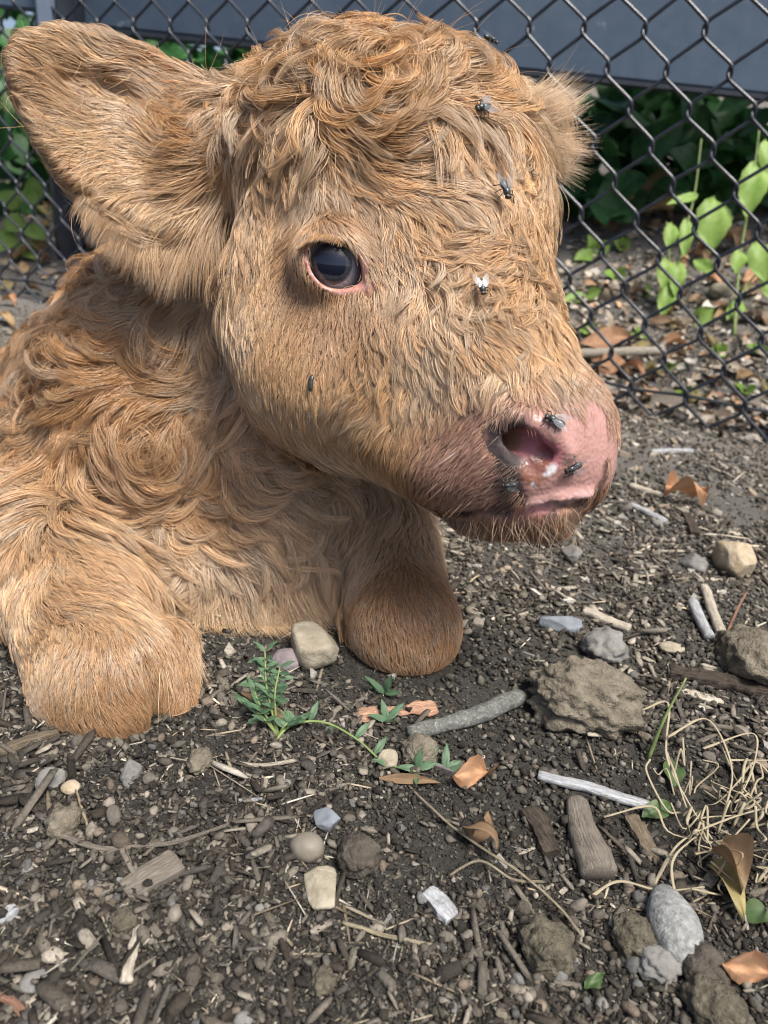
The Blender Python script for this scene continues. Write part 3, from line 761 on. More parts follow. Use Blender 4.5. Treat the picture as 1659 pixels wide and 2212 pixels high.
def make_fur(name, ROOT, SEEN, K, mat, rad, frizz=.25, parent=None):
    D, A = interp(ROOT)
    L, curl, csz, lift, colr = A[:, 0], A[:, 1], A[:, 2], A[:, 3], A[:, 4:7]
    D = nrm(D)
    cent, ids = clump_ids(ROOT, csz)
    # the middle strand of each lock
    cr_ = rng.normal(size=len(cent)); cs = rng.normal(size=len(cent))
    fld = fbm(ROOT[cent], .035, 2, 21); sgn = np.clip(fld * 2.4 + cr_ * .35, -1.4, 1.4)
    sp = (fbm(ROOT[cent], .026, 3, 31) * .8 + cs * .28) * np.clip(curl[cent], .35, 1.2)
    CL = L[cent] * rng.uniform(.8, 1.25, len(cent))
    CS = grow(ROOT[cent], D[cent], CL, curl[cent] * sgn * 1.25, lift[cent] * np.exp(rng.normal(0, .45, len(cent))).clip(.3, 2.2), K, sp)
    jit = rng.normal(size=len(ROOT))
    own = grow(ROOT, D, L * np.clip(rng.normal(1, .16, len(ROOT)), .5, 1.5), (curl * sgn[ids] * 1.25) + jit * frizz * .8, lift * rng.uniform(.5, 1.35, len(ROOT)), K, sp[ids] + rng.normal(size=len(ROOT)) * frizz * .45)
    t = np.linspace(0, 1, K)[None, :, None]
    stray = rng.random(len(ROOT)) < .10
    wgt = np.where(stray, .15, rng.uniform(.72, .97, len(ROOT)))[:, None, None] * t ** .8
    off = (ROOT - ROOT[cent][ids])[:, None, :] * .34 * (1 - .65 * t)
    P = own * (1 - wgt) + (CS[ids] + off) * wgt
    # fine waviness
    ph = rng.uniform(0, 6.28, (len(ROOT), 1)); amp = (.00035 + .0009 * np.clip(curl - .4, 0, 1.2) * .5)[:, None]
    nn_ = S.sgrad(ROOT); sd_ = nrm(np.cross(nn_, D))
    P = P + sd_[:, None, :] * (amp * np.sin(ph + np.linspace(0, 1, K)[None] * (4 + 3 * curl[:, None])) * np.linspace(0, 1, K)[None])[..., None]
    sd2 = S.sample(P.reshape(-1, 3)).reshape(P.shape[:2])
    P[:, 1:] += S.sgrad(P[:, 1:].reshape(-1, 3)).reshape(P[:, 1:].shape) * np.maximum(.0003 - sd2[:, 1:], 0)[..., None]
    P[..., 2] = np.maximum(P[..., 2], .001)
    c = colr * (1 + .18 * rng.normal(size=(len(ROOT), 1))) * (1 + .26 * cr_[ids][:, None]).clip(.45, 1.7)
    mz_ = np.exp(-(np.linalg.norm(ROOT - S.hit(1060, 1000), axis=1) / .034) ** 4)
    g = (1 - .85 * mz_[:, None]) * np.clip(fbm(ROOT, .03, 3, 41) * .75 + .22 * cr_[ids] + .1 * rng.normal(size=len(ROOT)), -.5, .6)[:, None]
    pc_ = (rng.random(len(ROOT)) < .13)[:, None]; c = np.where(pc_, c * .5 + np.array(PAL) * .58, c) * np.array([.96, .90, .81])
    c = np.where(g > 0, c * (1 - g) + np.array(GIN) * g, c * (1 + g) + np.array(PAL) * -g)
    nr_ = ROOT[:, 1] < .40; q = ROOT[nr_]; nz_ = fbm(q, .005, 4, 4)
    gm = np.maximum((1 - sstep(seg_dist(q, GR) + nz_ * .0025, .0012, .0052)) * .8, (1 - sstep(seg_dist(q, MOUTH) + nz_ * .002, .0018, .005)) * .8)[:, None]
    c[nr_] = c[nr_] * (1 - gm) + np.array((.085, .062, .050)) * gm
    rr = rad * np.where(SEEN, 1, 2.4) * rng.uniform(.7, 1.25, len(ROOT)) * np.clip(.6 + L / .03, .8, 1.3)
    return hair_obj(name, P, rr, np.clip(c, .02, .92), mat, parent)
def hair_obj(name, P, rr, c, mat, parent, taper=.25):
    n, K = P.shape[:2]
    hc = bpy.data.hair_curves.new(name)
    hc.add_curves([K] * n)
    hc.attributes['position'].data.foreach_set('vector', P.astype(np.float32).ravel())
    ra = hc.attributes.get('radius') or hc.attributes.new('radius', 'FLOAT', 'POINT')
    prof = np.interp(np.linspace(0, 1, K), [0, .5, 1], [.9, 1, taper])
    ra.data.foreach_set('value', (rr[:, None] * prof[None]).astype(np.float32).ravel())
    ca = hc.attributes.new('hair_col', 'FLOAT_COLOR', 'CURVE')
    ca.data.foreach_set('color', np.concatenate([c, np.ones((n, 1))], 1).astype(np.float32).ravel())
    hc.materials.append(mat)
    o = bpy.data.objects.new(name, hc); C.objects.link(o)
    if parent: o.parent = parent
    return o
m = N('calf_hair')
at = m.n('Attribute', _attribute_name='hair_col')
hb = m.n('BsdfPrincipled', Base__Color=at.outputs['Color'], Roughness=.34); hb.inputs['Specular IOR Level'].default_value = .6
hair_mat = m.done(hb.outputs[0])
scene.cycles_curves.subdivisions = 2
make_fur('coat', ROOT, SEEN, 9, hair_mat, .000095, parent=calf)

# ------------------------------------------------------------------ calf: eye, lashes, whiskers
def gloss(name, c, rough=.04, coat=1.0):
    m = N(name); b = m.n('BsdfPrincipled', Base__Color=(*c, 1), Roughness=rough); b.inputs['Coat Weight'].default_value = coat; b.inputs['Coat Roughness'].default_value = .02
    return m, b
sph, sf = ico(5)
m, b = gloss('eyeball_white', (.14, .155, .185), .12); eye = mesh_obj('eye', EYE_C + sph * EYE_R * .985, [tuple(x) for x in sf], m.done(b.outputs[0]), calf)
ixc = nrm(EYE_N + ex * -.12 + ey * .02)                                                   # middle of the iris
ie = nrm(ex - ixc * (ex @ ixc)); je = np.cross(ixc, ie)
def cap(shape, rad, nr_=14, ns=48, bulge=0.0):
    v = [EYE_C + ixc * (rad + bulge)]; f = []
    for i in range(1, nr_ + 1):
        t = i / nr_
        for k in range(ns):
            a = 2 * math.pi * k / ns; x, y = shape(a); x *= t; y *= t
            d = math.hypot(x, y); s = math.sin(d) / max(d, 1e-9)
            v.append(EYE_C + (ixc * math.cos(d) + ie * x * s + je * y * s) * (rad + bulge * (1 - t * t)))
    f += [(0, 1 + k, 1 + (k + 1) % ns) for k in range(ns)]
    for i in range(nr_ - 1):
        for k in range(ns): f.append((1 + i * ns + k, 1 + (i + 1) * ns + k, 1 + (i + 1) * ns + (k + 1) % ns, 1 + i * ns + (k + 1) % ns))
    return np.array(v), f
v, f = cap(lambda a: (.63 * math.cos(a), .60 * math.sin(a)), EYE_R * .987)
m = N('iris'); at = m.n('TexCoord').outputs['Object']
vm = m.n('VectorMath', _operation='SUBTRACT', i0=at); vm.inputs[1].default_value = tuple(EYE_C + ixc * EYE_R)
ln = m.n('VectorMath', _operation='LENGTH', i0=vm.outputs[0])
nz = m.noise(900, 4, .6)
rc = m.ramp(m.n('Math', _operation='MULTIPLY', i0=ln.outputs['Value'], i1=100.0).outputs[0], [(.30, (.036, .044, .058)), (.56, (.050, .060, .075)), (.66, (.020, .025, .034)), (.80, (.012, .014, .018)), (.86, (.05, .06, .075))])
cc = m.mix(.45, rc, m.ramp(nz, [(.35, (.012, .015, .02)), (.7, (.065, .075, .09))]))
b = m.n('BsdfPrincipled', Base__Color=cc, Roughness=.10); b.inputs['Specular IOR Level'].default_value = .3; b.inputs['Coat Weight'].default_value = .5; b.inputs['Coat Roughness'].default_value = .01
iris = mesh_obj('iris', v, f, m.done(b.outputs[0]), eye)
def sup(a, A, B, n=3.2):
    c, s = math.cos(a), math.sin(a); r = (abs(c / A) ** n + abs(s / B) ** n) ** (-1 / n); return r * c, r * s
rot = R(-8)
def pupil_shape(a):
    x, y = sup(a, .43, .29); y += -.0; return x * math.cos(rot) - y * math.sin(rot), x * math.sin(rot) + y * math.cos(rot)
v, f = cap(pupil_shape, EYE_R * .987 + .0001)
m, b = gloss('pupil', (.002, .004, .015), .03, .4); mesh_obj('pupil', v, f, m.done(b.outputs[0]), eye)

# lashes along the upper lid, sweeping down and to the left over the corner
def strands(name, items, K, mat, rad, seed=0):
    rg_ = np.random.default_rng(seed); P, cc, rr = [], [], []
    for root, d0, d1, L, col_ in items:
        t = np.linspace(0, 1, K)[:, None]
        P.append(root + L * (nrm(d0) * (t - t * t / 2) + nrm(d1) * t * t / 2)); cc.append(np.array(col_) * rg_.uniform(.75, 1.25)); rr.append(rad * rg_.uniform(.8, 1.2))
    P = np.array(P); P[..., 2] = np.maximum(P[..., 2], .0015)
    return hair_obj(name, np.array(P), np.array(rr), np.clip(np.array(cc), .01, .95), mat, calf, taper=.15)
it = []
for k in range(260):
    s = k / 259; x = 652 + 118 * s; y = 560 - 62 * math.sin(math.pi * (.10 + .80 * s)) ** .8 + 22 * s
    x += rng.normal() * 2; y += rng.normal() * 2
    h = S.hit(x, y) - EYE_N * .0005
    it.append((h, IV(-.25 + .25 * s, .2, -.9), IV(-.75 + .75 * s, .85, -.2), rng.uniform(.005, .0095) * (1 - .3 * s), (.34, .20, .09)))
strands('eyelashes', it, 7, hair_mat, .00012, 3)
it = []
for k in range(80):
    x, y = rng.uniform(985, 1235), 0; y = 1118 + rng.uniform(-12, 30) - max(0, x - 1180) * .35
    h = S.hit(x, y); q = rng.random()
    it.append((h, IV(rng.uniform(-.5, .6), .35, -.4), IV(rng.uniform(-.7, .9), .9, 0), rng.uniform(.008, .022), (.10, .06, .04) if q < .5 else (.42, .30, .20)))
for k in range(18):
    x, y = rng.uniform(930, 1080), rng.uniform(930, 1100); h = S.hit(x, y)
    it.append((h, IV(-.3, .2, -.8), IV(-.7, .7, -.3), rng.uniform(.006, .016), (.45, .32, .22)))
for k in range(36):
    x, y = rng.uniform(1215, 1300), rng.uniform(828, 870); h = S.hit(x, y)
    it.append((h, IV(.15, -.7, -.4), IV(rng.uniform(-.2, .6), -.9, 0), rng.uniform(.004, .011), (.07, .04, .03)))
h = S.hit(990, 975); it.append((h, IV(-.2, .1, -.8), IV(-.9, .7, -.2), .022, (.95, .95, .95)))
for k in range(90):
    x, y = rng.uniform(1130, 1300), rng.uniform(880, 930); h = S.hit(x, y)
    it.append((h, IV(.1, .5, -.7), IV(.1, .9, 0), rng.uniform(.002, .0045), (.40, .22, .15)))
strands('whiskers', it, 9, hair_mat, .000045, 4)
it = []                                               # wispy pale tufts of the far ear
while len(it) < 1150:
    x, y = rng.uniform(1105, 1200), rng.uniform(222, 372); h = S.hit(x, y)
    d_ = (h - EYE0) @ fwd
    if d_ > .5 or d_ < .385: continue
    a_ = (-.62 if y < 290 else .42) + rng.normal() * .16 + vnoise(h, .006, 74) * .5
    it.append((h, IV(.6, a_ * .6, -.45), IV(1.0, a_ - .15, .15 + rng.normal() * .3), rng.uniform(.012, .030), (.62, .46, .30)))
strands('ear_tuft', it, 8, hair_mat, .000085, 6)
it = []                                               # long fringe under the near ear
while len(it) < 3200:
    s_ = rng.random(); x = 200 + 290 * s_ + rng.normal() * 8; y = 425 + 85 * math.sin(min(1, s_ * 1.25) * 1.57) - 90 * max(0, s_ - .8) / .2 * rng.random() + rng.normal() * 14 - 12
    h = S.hit(x, y); d_ = (h - EYE0) @ fwd
    if d_ > .43: continue
    w_ = vnoise(h, .008, 71) * .5
    it.append((h, IV(-.75 + .45 * s_ + w_ * .5, .75, -.35), IV(-.30 + w_ + rng.normal() * .15, 1.0, .25), (.014 + .026 * s_) * rng.uniform(.6, 1.25), (.50, .32, .17) if rng.random() < .7 else (.62, .48, .34)))
strands('ear_fringe', it, 9, hair_mat, .00009, 7)
it = []                                               # shaggy fringe of the brisket hanging over the dirt
while len(it) < 3600:
    x = rng.uniform(340, 740); y = 1335 - abs(x - 500) * (.28 if x > 500 else .1) + rng.normal() * 34
    h = S.hit(x, y); d_ = (h - EYE0) @ fwd
    if d_ > .47 or h[2] < .008: continue
    w_ = vnoise(h, .011, 72) * .9
    it.append((h, IV(.15 + w_ * .5, .8, -.55), IV(.25 + w_ + rng.normal() * .15, 1.0, -.1), rng.uniform(.016, .034) * (1 + .4 * vnoise(h, .009, 73)), (.48, .32, .18) if rng.random() < .6 else (.56, .42, .27)))
strands('chest_fringe', it, 9, hair_mat, .00009, 8)
it = []                                               # loose flyaway hairs round the crown and ears
for k in range(420):
    q = rng.random()
    x, y = (rng.uniform(540, 1080), rng.uniform(60, 230)) if q < .6 else ((rng.uniform(20, 480), rng.uniform(70, 480)) if q < .85 else (rng.uniform(1120, 1215), rng.uniform(210, 350)))
    h = S.hit(x, y)
    if np.linalg.norm(h - EYE0) > .6: continue
    it.append((h, IV(*rng.normal(0, .5, 2), -.6) + S.grad(h[None])[0] * .8, IV(*rng.normal(0, .9, 2)) + np.array([0, 0, -.2]), rng.uniform(.018, .04), (.50, .30, .14)))
strands('flyaway_hair', it, 9, hair_mat, .00008, 5)

# ------------------------------------------------------------------ flies
fly_body = simple_mat('fly_body', (.006, .008, .008), (.05, .06, .055), 1800, .3, spec=.6)
fly_eye = simple_mat('fly_eye', (.03, .008, .005), (.05, .012, .008), 900, .3)
m = N('fly_wing'); oc = m.n('TexCoord').outputs['Object']
b = m.n('BsdfPrincipled', Base__Color=(.20, .22, .24, 1), Roughness=.3, Alpha=.40); b.inputs['Coat Weight'].default_value = .6
fly_wing = m.done(b.outputs[0])
def ell(c, r, n=3):
    v, f = ico(n); return v * np.array(r) + np.array(c), [tuple(q) for q in f]
def make_fly():
    t = empty('fly')
    u = .001
    v, f = join([ell((.6 * u, 0, 1.5 * u), (1.5 * u, 1.15 * u, 1.1 * u)), ell((-1.9 * u, 0, 1.25 * u), (1.9 * u, 1.25 * u, 1.0 * u))]); mesh_obj('body', v, f, fly_body, t)
    v, f = ell((2.35 * u, 0, 1.35 * u), (.75 * u, .95 * u, .8 * u)); hd = mesh_obj('head', v, f, fly_body, t)
    for s in (-1, 1):
        v, f = ell((2.55 * u, s * .62 * u, 1.5 * u), (.5 * u, .45 * u, .62 * u)); mesh_obj('eye', v, f, fly_eye, hd)
        v, f = leaf_mesh((.4 * u, s * .7 * u, 2.4 * u), (-5.2 * u, s * 2.6 * u, 2.35 * u), 2.5 * u, (0, 0, 1), .05, .05); mesh_obj('wing', v, f, fly_wing, t)
        for k, a in enumerate((.9, .0, -.9)):
            p = np.array([(.9 * a * u + .3 * u, s * .7 * u, 1.0 * u), (1.6 * a * u + .4 * u, s * 2.0 * u, 1.9 * u), (2.3 * a * u + .4 * u, s * 2.9 * u, .5 * u), (2.8 * a * u + .5 * u, s * 3.4 * u, .05 * u)])
            v, f = tube(spline(p, 10), .00015, 5, upv=(.3, .2, 1)); mesh_obj('leg', v, f, fly_body, t)
    return t
def dup(root):
    r = root.copy(); C.objects.link(r)
    for ch in root.children:
        c = ch.copy(); C.objects.link(c); c.parent = r
        for g in ch.children:
            d = g.copy(); C.objects.link(d); d.parent = c
    return r
fly0 = make_fly()
FL = [(1065, 440, .1, 1, 1.15, .007, 'fly with spread pale wings facing down between the brow and forehead curls'),
      (1013, 262, -.9, .45, 1.05, .008, 'fly sitting sideways in the forehead fur below the crown curls'),
      (1028, 150, .9, -.15, .95, .012, 'dark fly high on the crown near its right edge'),
      (1030, 648, .1, 1, .9, .007, 'fly half sunk in the curly whorl between the eyes'),
      (1192, 915, -.8, -.45, 1.0, .0006, 'fly resting on the pink ridge above the nostril'),
      (1230, 1006, -.95, .25, .95, .0006, 'fly at the lower end of the nostril beside the milk drop'),
      (1098, 1042, -.95, .1, .7, .0012, 'small fly on the dark crusted hair below the nostril')]
for k, (x, y, dx, dy, sc, off, lab) in enumerate(FL):
    o = fly0 if k == 0 else dup(fly0)
    h = S.hit(x, y); n = S.grad(h[None])[0]; d = IV(dx, dy); d = nrm(d - n * (d @ n)); s = np.cross(n, d)
    p = h + n * off
    sc *= 1.2
    o.matrix_world = Matrix(((d[0] * sc, s[0] * sc, n[0] * sc, p[0]), (d[1] * sc, s[1] * sc, n[1] * sc, p[1]), (d[2] * sc, s[2] * sc, n[2] * sc, p[2]), (0, 0, 0, 1)))
    tag(o, lab, 'fly', 'flies on the calf')
h = S.hit(680, 830); n = S.grad(h[None])[0]; d = IV(.15, -1); d = nrm(d - n * (d @ n))
v, f = tube(spline([h + n * .003 - d * .0035, h + n * .0034, h + n * .003 + d * .0035], 12), np.interp(np.linspace(0, 1, 12), [0, .15, .8, 1], [.0003, .0011, .0011, .0004]), 8, flat=.7, upv=n)
thing('beetle', v, f, fly_body, 'tiny narrow black beetle on the cheek below the eye', 'beetle')

# ------------------------------------------------------------------ loose ground cover
def col_attr(o, c):
    a = o.data.color_attributes.new('crumb_col', 'FLOAT_COLOR', 'POINT'); a.data.foreach_set('color', np.concatenate([c, np.ones((len(c), 1))], 1).astype(np.float32).ravel())
m = N('crumbs'); at = m.n('Attribute', _attribute_name='crumb_col'); nz = m.noise(700, 4, .7)
cc = m.mix(1.0, at.outputs['Color'], m.ramp(nz, [(.25, (.55, .55, .55)), (.75, (1.35, 1.33, 1.3))]), 'MULTIPLY')
b = m.n('BsdfPrincipled', Base__Color=cc, Roughness=.88); b.inputs['Specular IOR Level'].default_value = .25
bp = m.n('Bump', Strength=.6, Distance=.0008, Height=nz); m.t.links.new(bp.outputs[0], b.inputs['Normal'])
crumb_m = m.done(b.outputs[0])
def scatter(n, seed, patch=1.7):
    r_ = np.random.default_rng(seed); out = []
    while len(out) < n:
        px, py = r_.uniform(-900, 2500, 4000), r_.uniform(450, 3300, 4000)
        u = (px - 829.5) / (1659 * F); v_ = (py - 1106) / (1659 * F)
        d = fwd + u[:, None] * rt - v_[:, None] * up
        z = -CAM_H / np.minimum(d[:, 2], -1e-3)
        ok = (d[:, 2] < -.05) & (z < 1.3) & ((px > -150) & (px < 1810) & (py < 2330) | (r_.random(4000) < .35))
        p = EYE0 + d * z[:, None]; acc = r_.random(4000) < np.clip(.50 + .3 * (1.7 - patch) + patch * fbm(p, .085, 3, 88) + .25 * (.30 - z), .05, 1) * np.clip((z / .42) ** 1.1 * .5, .22, 1)
        out += p[ok & acc].tolist()
    p = np.array(out[:n]); p[:, 2] = terrain(p[:, 0], p[:, 1]); return p, r_
def crumbs(name, n, seed, sizes, asp, cols, sub, sink=.25, tilt=.5, rough=.35, minor=None, patch=1.7):
    p, r_ = scatter(n, seed, patch); tv, tf = ico(sub); nv = len(tv)
    clump_ = .55 + .9 * np.clip(fbm(p, .05, 2, seed) * .7 + .5, 0, 1)
    s = np.exp(r_.normal(math.log(sizes[0]), sizes[1], n)) * clump_ * np.clip(.55 + (p[:, 1] - .15) * 1.3, .55, 1)
    A = np.stack([np.exp(r_.normal(math.log(a), b_, n)) for a, b_ in asp], -1)
    s = np.clip(s, 0, sizes[0] * 2.1)
    sh = tv[None] * (1 + rough * r_.normal(size=(n, nv, 1)))
    if minor: sh = np.sign(sh) * np.abs(sh) ** minor
    sh = sh * (A * s[:, None])[:, None]
    th = r_.uniform(0, 6.283, n); ti = r_.normal(0, tilt, n); tj = r_.normal(0, tilt, n)
    c_, s_ = np.cos(ti), np.sin(ti); x, y, z = sh[..., 0], sh[..., 1], sh[..., 2]
    x, z = x * c_[:, None] + z * s_[:, None], -x * s_[:, None] + z * c_[:, None]
    c_, s_ = np.cos(tj), np.sin(tj); y, z = y * c_[:, None] + z * s_[:, None], -y * s_[:, None] + z * c_[:, None]
    c_, s_ = np.cos(th), np.sin(th); x, y = x * c_[:, None] - y * s_[:, None], x * s_[:, None] + y * c_[:, None]
    zz = -z.min(1) * (1 - sink)
    v = np.stack([x, y, z + zz[:, None]], -1) + p[:, None]
    f = (tf[None] + (np.arange(n) * nv)[:, None, None]).reshape(-1, 3)
    o = mesh_obj(name, v.reshape(-1, 3), f, crumb_m, smooth=False); tag(o, kind='stuff')
    ck = np.array(cols)[r_.integers(0, len(cols), n)] * np.exp(r_.normal(0, .28, (n, 1)))
    ck = ck * (.66 + .50 * np.clip((p[:, 1] - .18) / .28, 0, 1))[:, None]       # dark compost plus painted-in shade near the camera, dry dirt further off
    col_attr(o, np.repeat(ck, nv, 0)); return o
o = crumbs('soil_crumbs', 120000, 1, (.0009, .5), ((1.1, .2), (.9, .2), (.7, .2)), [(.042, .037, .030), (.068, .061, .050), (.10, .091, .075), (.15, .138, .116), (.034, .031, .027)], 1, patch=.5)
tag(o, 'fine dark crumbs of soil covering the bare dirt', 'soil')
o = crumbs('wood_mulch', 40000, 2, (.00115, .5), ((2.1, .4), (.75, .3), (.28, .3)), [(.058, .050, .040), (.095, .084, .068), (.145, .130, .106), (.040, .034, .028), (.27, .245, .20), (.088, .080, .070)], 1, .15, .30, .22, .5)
tag(o, 'small chips and splinters of wood mulch strewn over the dirt', 'mulch')
o = crumbs('gravel', 3600, 3, (.0014, .45), ((1.1, .2), (.9, .2), (.65, .2)), [(.17, .155, .13), (.22, .20, .17), (.14, .14, .135), (.27, .24, .20), (.19, .155, .12)], 2, .35, .4, .10)
tag(o, 'tiny grit and gravel bits scattered through the dirt', 'gravel')
o = crumbs('straw_bits', 2200, 4, (.0010, .4), ((6.5, .5), (.5, .25), (.35, .2)), [(.42, .37, .28), (.34, .29, .21), (.28, .23, .16), (.50, .47, .40)], 1, .05, .10, .12)
tag(o, 'short pale straw bits strewn over the dirt', 'straw')

def flecks(name, n, seed, size, cols, y0, label):
    r_ = np.random.default_rng(seed); pp_ = []; parts = []; cs = []
    while len(pp_) < n:
        x, y = r_.uniform(-.6, .8), r_.uniform(.1, 1.05)
        if r_.random() < np.clip((y - y0) * 2.2 + .12, .06, 1) * np.clip(.8 + fbm(np.array([[x, y, 0]]), .12, 2, seed)[0], .1, 1): pp_.append((x, y))
    for x, y in pp_:
        L = min(math.exp(r_.normal(math.log(size), .5)), size * 3); w_ = L * r_.uniform(.25, .8); k = r_.integers(5, 8); a = np.sort(r_.uniform(0, 6.28, k)); th = r_.uniform(0, 6.28)
        q = np.stack([np.cos(a) * L * r_.uniform(.7, 1.2, k), np.sin(a) * w_ * r_.uniform(.7, 1.2, k)], 1); q = q @ np.array([[math.cos(th), math.sin(th)], [-math.sin(th), math.cos(th)]])
        tl = r_.normal(0, .22, 2); z = float(terrain(x, y)) + L * .25; h_ = L * .22
        top = np.concatenate([q + [x, y], (z + h_ + q @ tl)[:, None]], 1); bot = np.concatenate([q * 1.08 + [x, y], (z - h_ * 1.6 + q @ tl)[:, None]], 1)
        parts.append((np.concatenate([top, bot]), [tuple(range(k))] + [(i, i + k, (i + 1) % k + k, (i + 1) % k) for i in range(k)]))
        cs.append(np.tile(np.array(cols[r_.integers(len(cols))]) * r_.uniform(.7, 1.25), (2 * k, 1)))
    v, f = join(parts); o = mesh_obj(name, v, f, crumb_m, smooth=False); tag(o, label, kind='stuff'); col_attr(o, np.concatenate(cs))
flecks('chip_flakes', 7000, 31, .0026, [(.34, .31, .26), (.24, .22, .18), (.17, .155, .13), (.42, .40, .36), (.28, .23, .17), (.20, .19, .175)], .30, 'flat pale flakes of wood and stone strewn over the dry dirt')
# ------------------------------------------------------------------ stones and clods, one by one
def stone_mat(name, a, b_, scale=140, bump=.5): return simple_mat(name, a, b_, scale, .82, bump, scale * 2.5, .3)
ST = dict(tan=stone_mat('tan_stone', (.20, .175, .125), (.36, .325, .25)), purple=stone_mat('purple_stone', (.15, .12, .125), (.27, .235, .25)), clod=stone_mat('dry_clod', (.10, .085, .062), (.21, .185, .14), 220, 1.0),
          smooth=simple_mat('smooth_pebble', (.13, .115, .09), (.20, .18, .145), 60, .55, .15, 400, .4), dark=stone_mat('dark_clod', (.050, .042, .033), (.10, .087, .07), 220, 1.0), blue=stone_mat('blue_grey_stone', (.11, .125, .14), (.21, .235, .26), 90),
          granite=stone_mat('granite_stone', (.12, .125, .12), (.30, .31, .30), 520, .5), olive=stone_mat('fibrous_clod', (.060, .052, .034), (.165, .148, .108), 420, 1.0), gold=stone_mat('golden_stone', (.27, .21, .125), (.42, .365, .28), 160), grey=stone_mat('grey_stone', (.12, .118, .11), (.22, .215, .20), 130))
def stone(px, py, w, h, mat, label, rough=.12, ang=0, hgt=.75, boxy=0, cat='stone', name='stone', sub=4, seed=0, sink=.42, group=None):
    p, z = GND(px, py + h * .35); k = z / (1659 * F)
    a = w * k / 2; tilt_ = .62; b_ = h * k / 2 / max(.45, tilt_) * .8; c = min(a, b_) * hgt
    v, f = ico(sub); v = v.copy()
    if boxy: v = np.sign(v) * np.abs(v) ** (1 - boxy * .45)
    sd = int(px * 7 + py * 3) % 997
    if rough > .2:
        v = v * (1 + rough * fbm(v + sd, .9, 2, 1) * .5 + rough * .55 * fbm(v + sd, .22, 3, 5))[:, None]
    else: v = v * (1 + rough * fbm(v + sd, .8, 3, 1))[:, None]
    if boxy:                                                         # a few broken flat faces
        r_ = np.random.default_rng(sd)
        for _ in range(7):
            nn2 = nrm(r_.normal(size=3)); lim = r_.uniform(.72, .92); d = v @ nn2; v = v - np.maximum(d - lim, 0)[:, None] * nn2
    v = v * np.array([a, b_, c]); t = R(ang); x, y = v[:, 0] * math.cos(t) - v[:, 1] * math.sin(t), v[:, 0] * math.sin(t) + v[:, 1] * math.cos(t)
    v = np.stack([x, y, v[:, 2]], -1)
    zc = T1(p) + c * (1 - sink)
    return thing(name, v + np.array([p[0], p[1] + b_ * .2, zc]), [tuple(q) for q in f], ST[mat], label, cat, group)
stone(680, 1395, 96, 84, 'tan', 'pale tan angular stone wedged between the chest and the right knee', .12, 20, .9, 1)
stone(615, 1425, 62, 46, 'purple', 'small purplish grey pebble beside the pale stone under the chest', .10, 0, .8)
stone(1258, 1510, 235, 128, 'clod', 'largest dry dirt clod, rough and tan, right of the knees', .34, -10, .85, 0, 'clod', 'dirt_clod', 5)
stone(662, 1830, 76, 50, 'smooth', 'smooth oval brown pebble in the open dirt', .04, 0, .9)
stone(692, 1902, 72, 90, 'tan', 'flat angular tan stone just below the smooth oval pebble', .10, 10, .55, 1)
stone(772, 1842, 98, 76, 'dark', 'round dark dirt clod right of the smooth oval pebble', .28, 0, .7, 0, 'clod', 'dirt_clod')
stone(705, 1767, 62, 42, 'blue', 'bluish grey stone half sunk above the smooth pebble', .10, 0, .7, .5)
stone(1457, 1985, 112, 145, 'granite', 'large speckled grey stone under the dry stalks at lower right', .07, 0, .8)
stone(1367, 2022, 96, 82, 'olive', 'fibrous olive brown dung clod touching the speckled grey stone', .34, 0, .8, 0, 'clod', 'dung_clod')
stone(1180, 2042, 112, 98, 'olive', 'dark fibrous dung clod at the end of the long straw', .38, 30, .8, 0, 'clod', 'dung_clod')
stone(1424, 2082, 90, 62, 'grey', 'crumbly grey clod just below the speckled grey stone', .36, 0, .7, 0, 'clod', 'dirt_clod')
stone(1515, 2077, 106, 98, 'dark', 'dark rounded clod below and right of the speckled grey stone', .30, 0, .75, 0, 'clod', 'dirt_clod')
stone(1545, 2172, 112, 92, 'olive', 'fibrous olive clod nearest the lower right corner', .36, 50, .8, 0, 'clod', 'dung_clod')
stone(1585, 1205, 70, 92, 'gold', 'golden tan stone standing at the right edge below the fence', .12, 0, 1.3, .5)
stone(1305, 1397, 92, 72, 'grey', 'rough grey clod above the largest clod', .30, 0, .8, 0, 'clod', 'dirt_clod')
stone(1630, 1405, 140, 130, 'clod', 'big pale clod cut off by the right edge', .30, 0, .7, 0, 'clod', 'dirt_clod')
stone(905, 1620, 76, 62, 'clod', 'rounded tan clod in front of the lichen stick', .22, 0, .8, 0, 'clod', 'dirt_clod')
stone(838, 1637, 42, 40, 'tan', 'little pale stone left of the clod by the lichen stick', .12, 0, .8, .5)
stone(282, 1665, 40, 42, 'grey', 'light grey angular pebble below the left knee', .10, 0, .9, 1)
stone(152, 1700, 40, 27, 'gold', 'little yellowish tan pebble at far left', .08, 0, .8)
stone(108, 1682, 62, 46, 'grey', 'flat grey stone behind the yellowish pebble', .12, 0, .6, .6)
stone(135, 1775, 68, 60, 'clod', 'lumpy grey clod at the left end of the curved twig', .30, 0, .9, 0, 'clod', 'dirt_clod')
stone(377, 1972, 32, 30, 'smooth', 'small round brown pebble below the flat wood chip', .05, 0, .9)
stone(265, 1988, 56, 52, 'olive', 'small fibrous clod above the split splinter', .34, 0, .8, 0, 'clod', 'dung_clod')
stone(75, 2117, 66, 40, 'grey', 'grey stone near the lower left corner', .10, 10, .6)
stone(415, 2107, 36, 36, 'dark', 'small dark stone at the bottom right of the splinter', .08, 0, .8)
stone(1450, 1397, 58, 26, 'tan', 'flat pale stone between the two clods at right', .1, 0, .6)
stone(1210, 1343, 94, 42, 'blue', 'long dark bluish stone beyond the right knee', .12, 0, .6, .5)
stone(1556, 630, 50, 38, 'tan', 'pale rounded stone behind the fence under the green leaves', .06, 0, .8)
